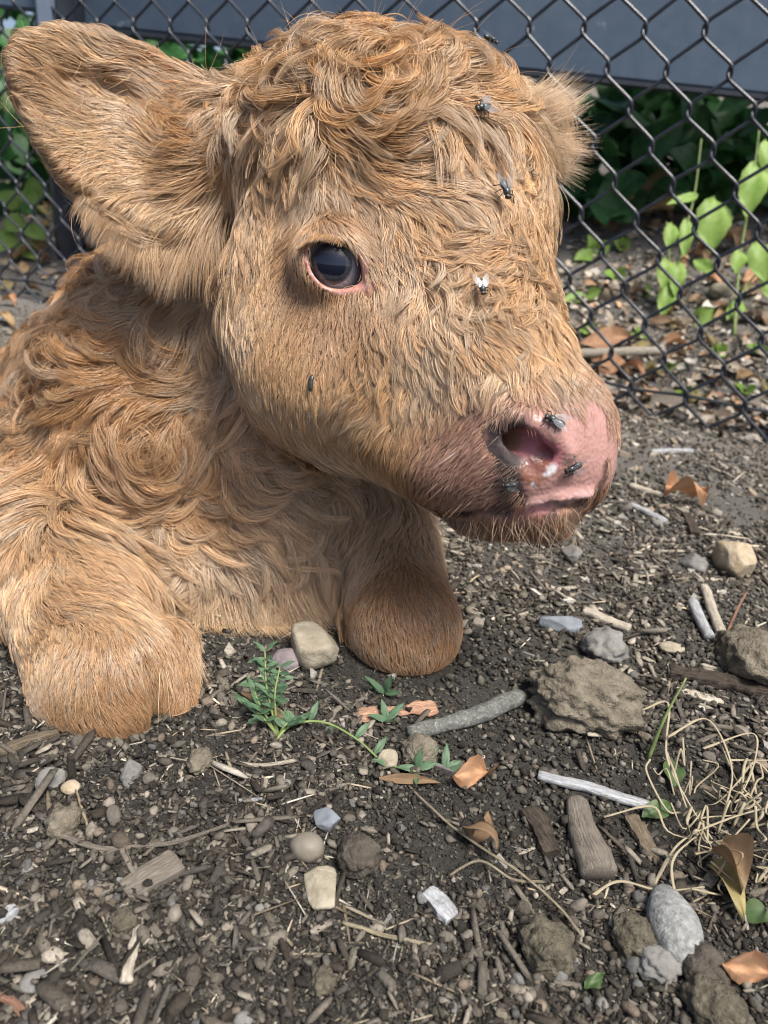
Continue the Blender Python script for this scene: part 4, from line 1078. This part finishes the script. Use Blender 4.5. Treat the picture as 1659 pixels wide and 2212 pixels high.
stone(525, 2205, 44, 30, 'grey', 'grey stone at the bottom edge left of centre', .1, 0, .8)
stone(430, 1637, 52, 56, 'clod', 'tan clod just right of the left knee', .28, 0, .8, 0, 'clod', 'dirt_clod')
stone(695, 2117, 48, 52, 'olive', 'small fibrous clod at the bottom centre', .36, 0, .8, 0, 'clod', 'dung_clod')
stone(1235, 1195, 44, 40, 'grey', 'grey stone on the dirt under the chin', .1, 0, .8, .6)
stone(1500, 1215, 60, 44, 'grey', 'dull grey stone left of the golden stone', .14, 0, .7, .4)
for k, (x, y, w_) in enumerate([(985, 1560, 26), (1390, 1590, 30), (1040, 1950, 24), (820, 2000, 26), (560, 1960, 22), (1080, 2190, 30), (900, 2140, 24), (1600, 1580, 34), (60, 1880, 28), (460, 2030, 22), (1130, 1960, 34), (330, 1750, 24), (620, 1690, 20), (1340, 1310, 24),
                                (1130, 1345, 20), (1055, 1250, 18), (1420, 1130, 26), (210, 2060, 26), (1620, 1760, 30), (780, 1760, 22), (1300, 2170, 32), (980, 2080, 22)]):
    stone(x, y, w_, w_ * .72, ('grey', 'clod', 'dark', 'smooth')[k % 4], 'tiny loose pebble half bedded in the dirt', .12, k * 40, .7, .5 * (k % 2), 'pebble', 'pebble', 3, group='tiny loose pebbles in the dirt')

# ------------------------------------------------------------------ sticks, chips and straw, one by one
def wood_mat(name, a, b_, rough=.75, scale=26):
    m = N(name); oc = m.n('TexCoord').outputs['Object']
    gr = m.n('Attribute', _attribute_name='grain').outputs['Vector']
    n1 = m.noise(260, 5, .7, oc); n2 = m.noise(1300 if scale < 50 else 600, 5, .7, gr if scale < 50 else oc)
    col_ = m.mix(.6, m.ramp(n1, [(.3, a), (.7, b_)]), m.ramp(n2, [(.36, tuple(x * .45 for x in a)), (.52, a), (.66, b_)]))
    b = m.n('BsdfPrincipled', Base__Color=col_, Roughness=rough); b.inputs['Specular IOR Level'].default_value = .25
    bp = m.n('Bump', Strength=1.0, Distance=.0014, Height=n2); m.t.links.new(bp.outputs[0], b.inputs['Normal'])
    return m.done(b.outputs[0])
WD = dict(peach=wood_mat('peach_bark', (.40, .22, .14), (.62, .42, .30)), white=wood_mat('bleached_wood', (.30, .31, .32), (.54, .56, .57)), grey=wood_mat('grey_wood', (.15, .13, .105), (.27, .24, .20)), brown=wood_mat('brown_wood', (.11, .085, .058), (.23, .19, .135)), lichen=wood_mat('lichen_bark', (.10, .10, .088), (.30, .32, .30), .8, 60),
          straw=wood_mat('dry_straw', (.27, .23, .15), (.46, .41, .30)), dark=wood_mat('dark_wood', (.035, .027, .021), (.10, .08, .06)), red=wood_mat('red_bark', (.20, .105, .07), (.34, .20, .14)), pale=wood_mat('pale_wood', (.38, .335, .26), (.58, .54, .46)))
def stick(pts, wid, mat, label, name='stick', cat='stick', flat=.9, rise=1.0, taper=(1, 1), noise=.14, sides=10, square=0, n=26, group=None, lift=0.0):
    g = [GND(x, y) for x, y in pts]; P3 = np.array([q[0] for q in g]); z = np.mean([q[1] for q in g])
    r = wid * z / (1659 * F) / 2
    path = spline(P3, n)
    path[:, 2] = terrain(path[:, 0], path[:, 1]); path[:, 2] = path[:, 2] * .4 + path[:, 2].max() * .6 + r * flat * .62 * rise + lift * np.sin(np.linspace(0, math.pi, n))
    rad = r * np.interp(np.linspace(0, 1, n), [0, .04, .5, .96, 1], [taper[0] * .86, taper[0], (taper[0] + taper[1]) / 2 + .03, taper[1], taper[1] * .86])
    v, f = tube(path, rad, sides, flat, noise, r * 1.6, int(pts[0][0]) % 91, square=square)
    o = thing(name, v, f, WD[mat], label, cat, group, smooth=(square == 0))
    L_ = np.linalg.norm(np.diff(path, axis=0), axis=1).sum(); u_ = np.repeat(np.linspace(0, L_, n), sides); a_ = np.tile(np.arange(sides) / sides * 6.283, n)
    g_ = o.data.attributes.new('grain', 'FLOAT_VECTOR', 'POINT'); rr_ = max(r, .0015)
    g_.data.foreach_set('vector', np.stack([u_ * .10, np.cos(a_) * rr_, np.sin(a_) * rr_ + int(pts[0][0])], 1).astype(np.float32).ravel())
    return o
def chip(pts, wid, mat, label, name='wood_chip', cat='wood chip', **kw):
    kw = dict(dict(flat=.30, square=.8, noise=.42, sides=14), **kw); return stick(pts, wid, mat, label, name, cat, **kw)
stick([(1160, 1684), (1402, 1752)], 25, 'white', 'straight white bleached stick above the grey wood chunk', noise=.08)
stick([(1243, 1740), (1262, 1820), (1293, 1905)], 78, 'grey', 'thick grey brown wood chunk with a rounded lower end', 'wood_chunk', 'wood', .75, .8, (.62, 1.05), .12, 16)
stick([(880, 1592), (1000, 1566), (1125, 1517)], 40, 'lichen', 'grey lichen covered stick below the right knee', taper=(.8, 1.05), sides=14)
stick([(105, 1802), (225, 1840), (350, 1832), (430, 1812), (510, 1780)], 11, 'grey', 'long thin curved grey twig at left', 'twig', 'twig', taper=(1.3, .7))
chip([(268, 1930), (385, 1868)], 66, 'grey', 'broad flat weathered wood chip below the curved twig', noise=.2)
stick([(-10, 1637), (60, 1610), (128, 1588)], 30, 'brown', 'split brown stick running under the left knee', taper=(1, .8), noise=.3)
stick([(304, 1972), (290, 2050), (272, 2138)], 23, 'pale', 'upright split splinter near the bottom left', 'splinter', 'splinter', .6, taper=(.7, 1.1), noise=.35)
stick([(-8, 2150), (30, 2172), (62, 2204)], 20, 'red', 'reddish bark strip at the lower left corner', 'bark_strip', 'bark', .5)
stick([(740, 1997), (850, 2030), (964, 2052)], 10, 'straw', 'stiff pale straw lying below the tan stone', 'straw', 'straw', noise=.05)
chip([(920, 1932), (978, 1990)], 44, 'white', 'blocky bleached wood chip right of centre bottom', flat=.5)
chip([(1444, 1457), (1550, 1475), (1669, 1500)], 38, 'dark', 'dark rotten wood strip at the right edge', flat=.5)
chip([(1440, 1452), (1510, 1466)], 26, 'pale', 'pale end splinter on the dark rotten strip', 'splinter', 'splinter', rise=3.2)
chip([(1460, 1492), (1562, 1523)], 22, 'pale', 'pale splinter just under the dark rotten strip', 'splinter', 'splinter')
chip([(1305, 1444), (1370, 1472)], 22, 'white', 'white pointed chip behind the largest clod', taper=(1.2, .5))
chip([(1140, 1755), (1195, 1850)], 42, 'dark', 'dark bark chunk left of the grey wood chunk', flat=.5)
chip([(1362, 1770), (1415, 1866)], 33, 'brown', 'brown wood strip right of the grey wood chunk', flat=.4)
stick([(1493, 1306), (1531, 1384)], 24, 'white', 'bluish white stick end beside the tan one at right', noise=.1)
stick([(1520, 1272), (1556, 1374)], 22, 'pale', 'tan broken stick leaning by the bluish white one', noise=.1)
stick([(1611, 1284), (1585, 1335), (1563, 1389)], 6, 'red', 'thin reddish needle stem at the right', 'twig', 'twig')
stick([(1260, 1324), (1360, 1364)], 23, 'pale', 'short pale round stick beyond the largest clod', noise=.1)
stick([(1405, 981), (1494, 980)], 13, 'white', 'short white stick lying level right of the nose', noise=.08)
stick([(1354, 1099), (1437, 1134)], 17, 'white', 'slanting bluish white stick below the short white one', noise=.1)
stick([(1360, 1054), (1425, 1074)], 16, 'pale', 'pale sliver between the two white sticks right of the nose', 'splinter', 'splinter')
stick([(1236, 790), (1335, 775), (1432, 764)], 22, 'pale', 'long pale stick behind the fence right of the muzzle', noise=.08)
stick([(1195, 2122), (1255, 2134)], 12, 'grey', 'short grey straw piece below the dung clods', 'straw', 'straw')
stick([(487, 1647), (560, 1656), (637, 1650)], 9, 'pale', 'pale straw lying level below the green sprig', 'straw', 'straw', noise=.06)
stick([(515, 1731), (567, 1729)], 9, 'white', 'short white straw in the open dirt left of centre', 'straw', 'straw')
chip([(185, 1912), (240, 1927)], 25, 'grey', 'small rounded grey chip left of the broad chip')
stick([(155, 1902), (212, 1977)], 13, 'brown', 'brown splinter slanting down beside the rounded chip', 'splinter', 'splinter', .5)
stick([(215, 1985), (257, 1935)], 15, 'brown', 'brown splinter leaning the other way under the broad chip', 'splinter', 'splinter', .5)
chip([(-5, 1995), (36, 1962)], 30, 'white', 'white frayed chip cut by the left edge', flat=.5)
stick([(605, 2032), (625, 2084)], 14, 'dark', 'dark short stick at the bottom centre', noise=.1)
stick([(617, 2027), (642, 2057)], 7, 'straw', 'short pale straw beside the dark short stick', 'straw', 'straw')
stick([(318, 2186), (352, 2220)], 11, 'pale', 'slanting pale splinter at the bottom edge', 'splinter', 'splinter', .6)
stick([(346, 2150), (352, 2220)], 8, 'pale', 'upright pale splinter at the bottom edge', 'splinter', 'splinter', .6)
stick([(882, 1700), (940, 1765), (995, 1822), (1120, 1915), (1200, 1980), (1255, 2030)], 6, 'straw', 'long thin straw running diagonally across the dirt', 'straw', 'straw', noise=.03, sides=6, n=40, lift=.004)
stick([(965, 1897), (1030, 1884), (1100, 1927), (1175, 1912)], 6, 'straw', 'wavy yellowish straw crossing the long diagonal one', 'straw', 'straw', noise=.03, sides=6, n=30, lift=.006)
chip([(1480, 1120), (1500, 1165)], 20, 'dark', 'dark stick standing left of the golden stone', flat=.8)
CH = ('brown', 'grey', 'dark', 'pale', 'brown', 'grey')
r_ = np.random.default_rng(12)
for k in range(70):
    x, y = r_.uniform(-20, 1680), r_.uniform(1500, 2205)
    if k > 54: x, y = r_.uniform(1000, 1660), r_.uniform(1180, 1500)
    a = r_.uniform(0, math.pi); L = r_.uniform(8, 24)
    chip([(x - L * math.cos(a), y - L * .6 * math.sin(a)), (x + L * math.cos(a), y + L * .6 * math.sin(a))], r_.uniform(5, 14), CH[k % 6], 'small loose wood chip among the mulch', n=8, sides=8, group='small loose wood chips')

# ------------------------------------------------------------------ leaves, weeds, dry grass
def leafm(name, a, b_, trans=.3, rough=.5, scale=90):
    m = N(name); nz = m.noise(scale, 5, .6); col_ = m.ramp(nz, [(.3, a), (.7, b_)])
    b = m.n('BsdfPrincipled', Base__Color=col_, Roughness=rough); b.inputs['Specular IOR Level'].default_value = .35
    t_ = m.n('BsdfTranslucent', Color=col_); ms = m.n('MixShader', i0=trans)
    m.t.links.new(b.outputs[0], ms.inputs[1]); m.t.links.new(t_.outputs[0], ms.inputs[2])
    return m.done(ms.outputs[0])
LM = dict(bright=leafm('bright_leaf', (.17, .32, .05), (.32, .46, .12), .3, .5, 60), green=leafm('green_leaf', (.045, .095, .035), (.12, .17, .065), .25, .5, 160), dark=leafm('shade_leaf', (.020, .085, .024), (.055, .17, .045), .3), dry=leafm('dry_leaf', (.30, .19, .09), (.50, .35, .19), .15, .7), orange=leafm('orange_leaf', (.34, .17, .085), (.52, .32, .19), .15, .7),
          brown=leafm('brown_leaf', (.12, .075, .04), (.24, .16, .09), .1, .75), olive=leafm('olive_leaf', (.20, .17, .07), (.36, .30, .14), .15, .6), weed=leafm('weed_leaf', (.06, .12, .065), (.12, .20, .11), .25), stem=leafm('stem', (.14, .20, .065), (.25, .32, .12), .1))
def ground_leaf(pts, wid, mat, label, curl=.3, fold=.3, lift=.004, wave=.5, serr=.0, group=None, cat='leaf', name='dry_leaf'):
    a, za = GND(*pts[0]); b_, zb = GND(*pts[1]); w = wid * (za + zb) / 2 / (1659 * F)
    up_ = np.array([0, -.35, 1.0])
    v, f = leaf_mesh(a, b_, w, up_, curl, fold, 14, 8, serr, int(pts[0][0]), wave)
    gz = terrain(v[:, 0], v[:, 1]); v[:, 2] += max(0, (gz - v[:, 2]).max()) * .8 + lift * .3
    return thing(name, v, f, LM[mat], label, cat, group)
stick([(770, 1550), (850, 1538), (940, 1530)], 44, 'peach', 'peach coloured curled dry bark piece below the right knee', 'bark_piece', 'bark', .22, 1.6, (.8, 1.1), .55, 16)
ground_leaf([(975, 1705), (1065, 1688)], 34, 'orange', 'small peach leaf scrap at the start of the long straw', .3, .5, .004, 2.2, .08)
ground_leaf([(818, 1690), (960, 1702)], 20, 'brown', 'narrow brown leaf strip left of the peach scrap', .1, .4)
ground_leaf([(520, 1505), (640, 1575)], 24, 'brown', 'rusty brown folded leaf under the green sprig', .12, .5, .005)
ground_leaf([(1452, 1652), (1452, 1712)], 46, 'green', 'green oval leaf lying in the dry grass tangle', .2, .15, .006, .2, name='green_leaf')
ground_leaf([(1388, 1775), (1450, 1752)], 42, 'green', 'folded dark green leaf at the tip of the white stick', .3, .6, .006, .3, name='green_leaf')
ground_leaf([(1530, 1880), (1600, 2000)], 60, 'olive', 'long curled olive dry leaf at lower right', .35, .7, .010, .4)
ground_leaf([(1548, 1850), (1590, 1960)], 70, 'brown', 'crumpled brown leaf beside the curled olive one', .3, .7, .012, 1.0)
ground_leaf([(1598, 1975), (1665, 2000)], 54, 'green', 'green leaf half hidden at the lower right edge', .2, .2, .006, .2, name='green_leaf')
ground_leaf([(1540, 2120), (1670, 2140)], 40, 'orange', 'pinkish dry leaf by the dark clod at the right edge', .3, .6, .006, 2.4, .08)
ground_leaf([(1262, 2150), (1300, 2125)], 30, 'green', 'torn yellow green leaf at the bottom right of centre', .3, .5, .008, .8, name='green_leaf')
ground_leaf([(1430, 1082), (1520, 1100)], 36, 'orange', 'orange leaf piece right of the chin', .2, .5, .005, 2.2, .08)
ground_leaf([(1320, 470), (1445, 500)], 92, 'dry', 'large tan dry leaf behind the fence', .3, .35, .02, .9)
ground_leaf([(1225, 770), (1360, 745)], 44, 'orange', 'orange leaf behind the fence just above the pale stick', .2, .3, .01, .8)
ground_leaf([(1290, 812), (1372, 800)], 46, 'orange', 'bright orange leaf behind the fence below the pale stick', .2, .3, .01, .6)
ground_leaf([(1235, 300), (1285, 318)], 28, 'orange', 'orange leaf behind the fence beside the far ear', .2, .3, .01, .6)
ground_leaf([(30, 575), (100, 545)], 50, 'dry', 'tan dry leaf behind the fence left of the dark post', .2, .3, .01, .8)
ground_leaf([(1500, 560), (1600, 540)], 60, 'brown', 'brown curled leaf behind the fence under the tall weed', .3, .4, .01, .9)
# curled brown peel
c0, z0 = GND(1030, 1830); q = [c0 + np.array([.006 * math.cos(a) * (1 - a / 16), .012 * (a / 7 - .5), .008 + .007 * math.sin(a) * (1 - a / 16)]) for a in np.linspace(0, 7, 12)]
v, f = tube(spline(q, 40), .0028, 8, flat=.12, upv=(.3, .1, 1)); thing('leaf_peel', v, f, LM['brown'], 'curled brown strip of peel standing in the open dirt', 'peel')
r_ = np.random.default_rng(5)
for k in range(60):
    x, y = (r_.uniform(1180, 1690), r_.uniform(470, 900)) if k < 40 else (r_.uniform(-40, 110), r_.uniform(430, 720))
    a = r_.uniform(0, math.pi); L = r_.uniform(14, 40)
    ground_leaf([(x - L * math.cos(a), y - L * .4 * math.sin(a)), (x + L * math.cos(a), y + L * .4 * math.sin(a))], r_.uniform(14, 34), ('dry', 'brown', 'brown', 'olive', 'orange')[k % 5], 'small dry leaf in the litter behind the fence', .3, .4, .01, .8, group='small dry leaves behind the fence')
# flakes of leaf litter behind the fence
p, r_ = [], np.random.default_rng(77)
for k in range(9000):
    a, q = (r_.uniform(.0, .9) if k % 3 else r_.uniform(-1.5, 1.3)), r_.uniform(.0, 1.1) ** 1.4; p.append(FP0 + FD * (a * (1 + q * .6)) + FNV * q)
p = np.array(p); p[:, 2] = terrain(p[:, 0], p[:, 1]); parts = []; cs = []
pal = [(.42, .36, .28), (.54, .48, .39), (.28, .23, .17), (.48, .31, .19), (.40, .36, .30), (.62, .59, .52), (.17, .135, .10)]
for k in range(len(p)):
    L = math.exp(r_.normal(math.log(.014), .5)); d = nrm(np.array([r_.normal(), r_.normal(), r_.normal() * .25])); n_ = nrm(np.array([r_.normal() * .5, r_.normal() * .5 - .2, 1]))
    v, f = leaf_mesh(p[k] + np.array([0, 0, .003]), p[k] + np.array([0, 0, .003]) + d * min(L, .045), min(L, .04) * r_.uniform(.25, .8), n_, r_.normal() * .3, .3, 5, 3, .15, k, .4)
    parts.append((v, f)); cs.append(np.tile(np.array(pal[k % 7]) * r_.uniform(.6, 1.3), (len(v), 1)))
v, f = join(parts); o = mesh_obj('leaf_litter', v, f, crumb_m); tag(o, 'brown leaf litter covering the bank behind the fence', 'leaf litter', kind='stuff'); col_attr(o, np.concatenate(cs))
# tangle of dry grass
g0, zg = GND(1560, 1780)
parts = []; r_ = np.random.default_rng(21)
def gpt(x, y, h): p, z = GND(x, y); return p + np.array([0, 0, h * .62])
for row in ([(1367, 1605, .03), (1420, 1600, .034), (1425, 1680, .02), (1480, 1760, .01), (1560, 1860, .004)], [(1420, 1665, .03), (1500, 1640, .036), (1560, 1720, .024), (1550, 1800, .008)], [(1495, 1690, .03), (1600, 1655, .03), (1610, 1700, .022), (1578, 1775, .01)],
            [(1560, 1690, .02), (1655, 1690, .02)], [(1270, 1950, .004), (1330, 1925, .008), (1420, 1945, .008), (1510, 1948, .012)], [(1300, 1780, .006), (1400, 1772, .012), (1440, 1825, .010), (1560, 1840, .006), (1660, 1870, .004)],
            [(1430, 1650, .012), (1442, 1720, .02), (1475, 1770, .01)], [(1410, 1920, .004), (1460, 1850, .012), (1560, 1800, .012), (1660, 1770, .012)], [(1465, 1990, .004), (1440, 1900, .014), (1500, 1830, .012)]):
    P3 = [gpt(*q) for q in row]; parts.append(tube(spline(P3, 26), np.linspace(.0006, .0003, 26), 7, flat=.35, noise=.35, nscale=.005))
for k in range(46):
    x, y = r_.uniform(1450, 1680), r_.uniform(1680, 1920); P3 = [gpt(x, y, .003)]
    for s in range(3): x += r_.normal(0, 34); y += r_.normal(0, 28); P3.append(gpt(x, y, r_.uniform(.003, .022)))
    parts.append(tube(spline(P3, 18), r_.uniform(.0003, .0007), 5, flat=.6))
v, f = join(parts); thing('grass_tangle', v, f, WD['straw'], 'tangle of dry pale grass stalks at the right edge', 'dry grass')
# single green blade
p0 = gpt(1400, 1640, 0); p1 = p0 + np.array([.012, .012, .036])
v, f = tube(spline([p0, (p0 + p1) / 2 + np.array([-.001, 0, .001]), p1], 14), np.linspace(.0010, .0004, 14), 6); thing('green_grass', v, f, LM['stem'], 'single green grass blade standing right of the largest clod', 'grass blade')

def plant(name, base, stems, leaves, label, cat, lm, sm='stem', sr=.0012, group=None):
    t = empty(name, base); tag(t, label, cat, group)
    parts = [tube(spline(np.array(s_), 22), np.linspace(sr, sr * .5, 22), 6) for s_ in stems]
    v, f = join(parts); mesh_obj('stem', v - base, f, LM[sm], t)
    for (a, b_, w, n) in leaves:
        v, f = leaf_mesh(a, b_, w, n, .15, .2, 12, 6, .04, 0, .25); mesh_obj('leaf', v - base, f, LM[lm], t)
    return t
# weed sprig between the knees, with its runner
b0, zb = GND(600, 1590); r_ = np.random.default_rng(9)
stems, leaves = [], []
for tipx, tipy, hh_ in ((572, 1405, .036), (605, 1440, .030), (545, 1470, .022), (640, 1560, .010), (530, 1520, .012)):
    g, zz = GND(tipx, tipy); k = zz
    tip = W(tipx, tipy, zb + .004); tip[2] = max(tip[2], T1(tip) + .004)
    mid = (b0 + tip) / 2 + np.array([r_.normal(0, .002), -.002, .004]); stems.append([b0, mid, tip])
    sp_ = spline(stems[-1], 20)
    for i in range(7, 20, 2):
        for s in (-1, 1):
            d = nrm(np.array([s * .8, r_.normal(0, .4), .5 + r_.normal(0, .3)])); L = r_.uniform(.007, .011)
            leaves.append((sp_[i], sp_[i] + d * L * .8, .0021, np.array([-s * .4, -.4, .8])))
plant('weed_sprig', b0, stems, leaves, 'small green weed sprig growing between the knees', 'weed', 'weed', sr=.0006)
rn = [gpt(592, 1606, .001), gpt(630, 1580, .006), gpt(700, 1580, .008), gpt(770, 1612, .006), gpt(830, 1655, .003), gpt(900, 1672, .002)]
leaves = []
sp_ = spline(rn, 30)
for i in range(5, 30, 4):
    d = nrm(np.array([r_.normal(), r_.normal(), .5])); leaves.append((sp_[i], sp_[i] + d * .010, .003, np.array([0, -.3, 1.0])))
for cx, cy in ((830, 1500), (835, 1560), (900, 1665), (960, 1668)):
    c_ = gpt(cx, cy, .002)
    for q in range(4): d = nrm(np.array([r_.normal(), r_.normal() * .5, .45])); leaves.append((c_, c_ + d * r_.uniform(.008, .014), .0034, np.array([0, -.4, .9])))
plant('weed_runner', rn[0], [rn], leaves, 'thin green weed runner arching over the dirt', 'weed', 'weed', sr=.0007)
# weeds behind the fence
def tall_weed(bx, by, z, tips, lvs, label, name='tall_weed', lm='bright'):
    b0, _ = GND(bx, by); zz = (b0 - EYE0) @ fwd
    stems = [[b0] + [W(x, y, zz + z) for x, y in tp] for tp in tips]
    leaves = []
    for (x0, y0, x1, y1, w) in lvs:
        a, b_ = W(x0, y0, zz + z), W(x1, y1, zz + z - .015); leaves.append((a, b_, w * zz / (1659 * F), nrm(EYE0 - a) + np.array([.1, 0, .5])))
    plant(name, b0, stems, leaves, label, 'weed', lm, sr=.0022, group='tiny seedlings behind the fence' if label.startswith('tiny') else None)
tall_weed(1440, 690, 0.0, [[(1475, 520), (1500, 420), (1515, 300)], [(1445, 560), (1440, 480)]],
          [(1545, 425, 1535, 545, 74), (1440, 555, 1432, 625, 34), (1468, 560, 1458, 640, 34), (1450, 610, 1430, 685, 40), (1452, 480, 1445, 540, 30), (1485, 470, 1478, 555, 30), (1500, 560, 1545, 590, 30), (1510, 420, 1440, 440, 22)], 'tall bright green weed behind the fence nearest the calf')
tall_weed(1585, 730, .03, [[(1598, 560), (1625, 400), (1640, 280)], [(1600, 640), (1660, 560)]],
          [(1640, 345, 1612, 470, 62), (1655, 300, 1680, 400, 50), (1640, 520, 1655, 610, 62), (1600, 540, 1590, 590, 34), (1660, 590, 1668, 650, 40), (1605, 650, 1570, 690, 36)], 'bright green weed behind the fence at the right edge')
tall_weed(1290, 560, 0, [[(1285, 535)]], [(1285, 545, 1240, 560, 34), (1290, 545, 1320, 520, 30), (1285, 535, 1270, 505, 30)], 'low seedling behind the fence beside the face', 'seedling')
tall_weed(1265, 655, 0, [[(1262, 635)]], [(1262, 640, 1215, 650, 30), (1265, 640, 1300, 625, 26)], 'low pale seedling behind the fence below the other seedling', 'seedling')
tall_weed(1500, 700, 0, [[(1500, 690)]], [(1495, 700, 1545, 665, 42), (1490, 705, 1465, 770, 30), (1470, 750, 1440, 790, 30)], 'broad seedling behind the fence left of the right weed', 'seedling')
tall_weed(40, 560, .0, [[(50, 470), (40, 400)], [(70, 480), (80, 420)]], [(50, 470, 10, 500, 44), (40, 410, 85, 440, 40), (60, 480, 95, 520, 44), (45, 440, -10, 420, 46), (75, 430, 70, 380, 40), (40, 520, 75, 560, 40), (30, 500, -10, 545, 40)], 'green leafy weed behind the fence under the near ear')
tall_weed(15, 400, .15, [[(30, 300), (20, 250)]], [(30, 300, -15, 330, 44), (25, 260, 65, 300, 40), (20, 250, 10, 190, 44), (30, 330, 70, 370, 40)], 'shaded weed behind the fence at the far left', lm='green')
r_ = np.random.default_rng(66)
for k, (x, y, w_) in enumerate([(1330, 600, 26), (1400, 640, 22), (1560, 770, 26), (1480, 860, 24), (1385, 730, 22), (1610, 850, 22), (1270, 720, 20), (1345, 540, 24), (1640, 760, 24), (1440, 800, 20)]):
    lv = []
    for q in range(5):
        t_ = r_.uniform(0, 6.28); lv.append((x, y - 4, x + 26 * math.cos(t_), y - 14 + 16 * math.sin(t_), w_ * r_.uniform(.6, .95)))
    tall_weed(x, y, 0, [[(x + r_.normal() * 4, y - 12)]], lv, 'tiny green seedling in the litter behind the fence', 'seedling')
# dark bushes in the shade beneath the panel
def bush(cx, cy, r, n, seed, label, size=.10):
    r_ = np.random.default_rng(seed); base = np.array([cx, cy, T1((cx, cy)) - .02]); t = empty('shrub', base); tag(t, label, 'shrub')
    parts = []
    for k in range(n):
        d = nrm(r_.normal(size=3)); d[2] = abs(d[2]); p = base + d * np.array([r, r * .6, r * .8]) * r_.uniform(.45, 1) ** .5
        e = nrm(r_.normal(size=3) + np.array([0, -.3, -.3])); L = size * r_.uniform(.5, 1.2)
        parts.append(leaf_mesh(p, p + e * L, L * .75, np.array([r_.normal() * .4, -.8, .7]), .2, .2, 6, 4, .06, k, .2))
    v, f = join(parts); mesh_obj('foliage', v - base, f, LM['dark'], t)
    st = [tube(spline([base, base + np.array([r_.normal() * r * .2, 0, r * .3]), base + np.array([r_.normal() * r * .6, r_.normal() * r * .3, r * .75])], 10), np.linspace(.005, .002, 10), 6) for _ in range(7)]
    v, f = join(st); mesh_obj('stem', v - base, f, WD['dark'], t)
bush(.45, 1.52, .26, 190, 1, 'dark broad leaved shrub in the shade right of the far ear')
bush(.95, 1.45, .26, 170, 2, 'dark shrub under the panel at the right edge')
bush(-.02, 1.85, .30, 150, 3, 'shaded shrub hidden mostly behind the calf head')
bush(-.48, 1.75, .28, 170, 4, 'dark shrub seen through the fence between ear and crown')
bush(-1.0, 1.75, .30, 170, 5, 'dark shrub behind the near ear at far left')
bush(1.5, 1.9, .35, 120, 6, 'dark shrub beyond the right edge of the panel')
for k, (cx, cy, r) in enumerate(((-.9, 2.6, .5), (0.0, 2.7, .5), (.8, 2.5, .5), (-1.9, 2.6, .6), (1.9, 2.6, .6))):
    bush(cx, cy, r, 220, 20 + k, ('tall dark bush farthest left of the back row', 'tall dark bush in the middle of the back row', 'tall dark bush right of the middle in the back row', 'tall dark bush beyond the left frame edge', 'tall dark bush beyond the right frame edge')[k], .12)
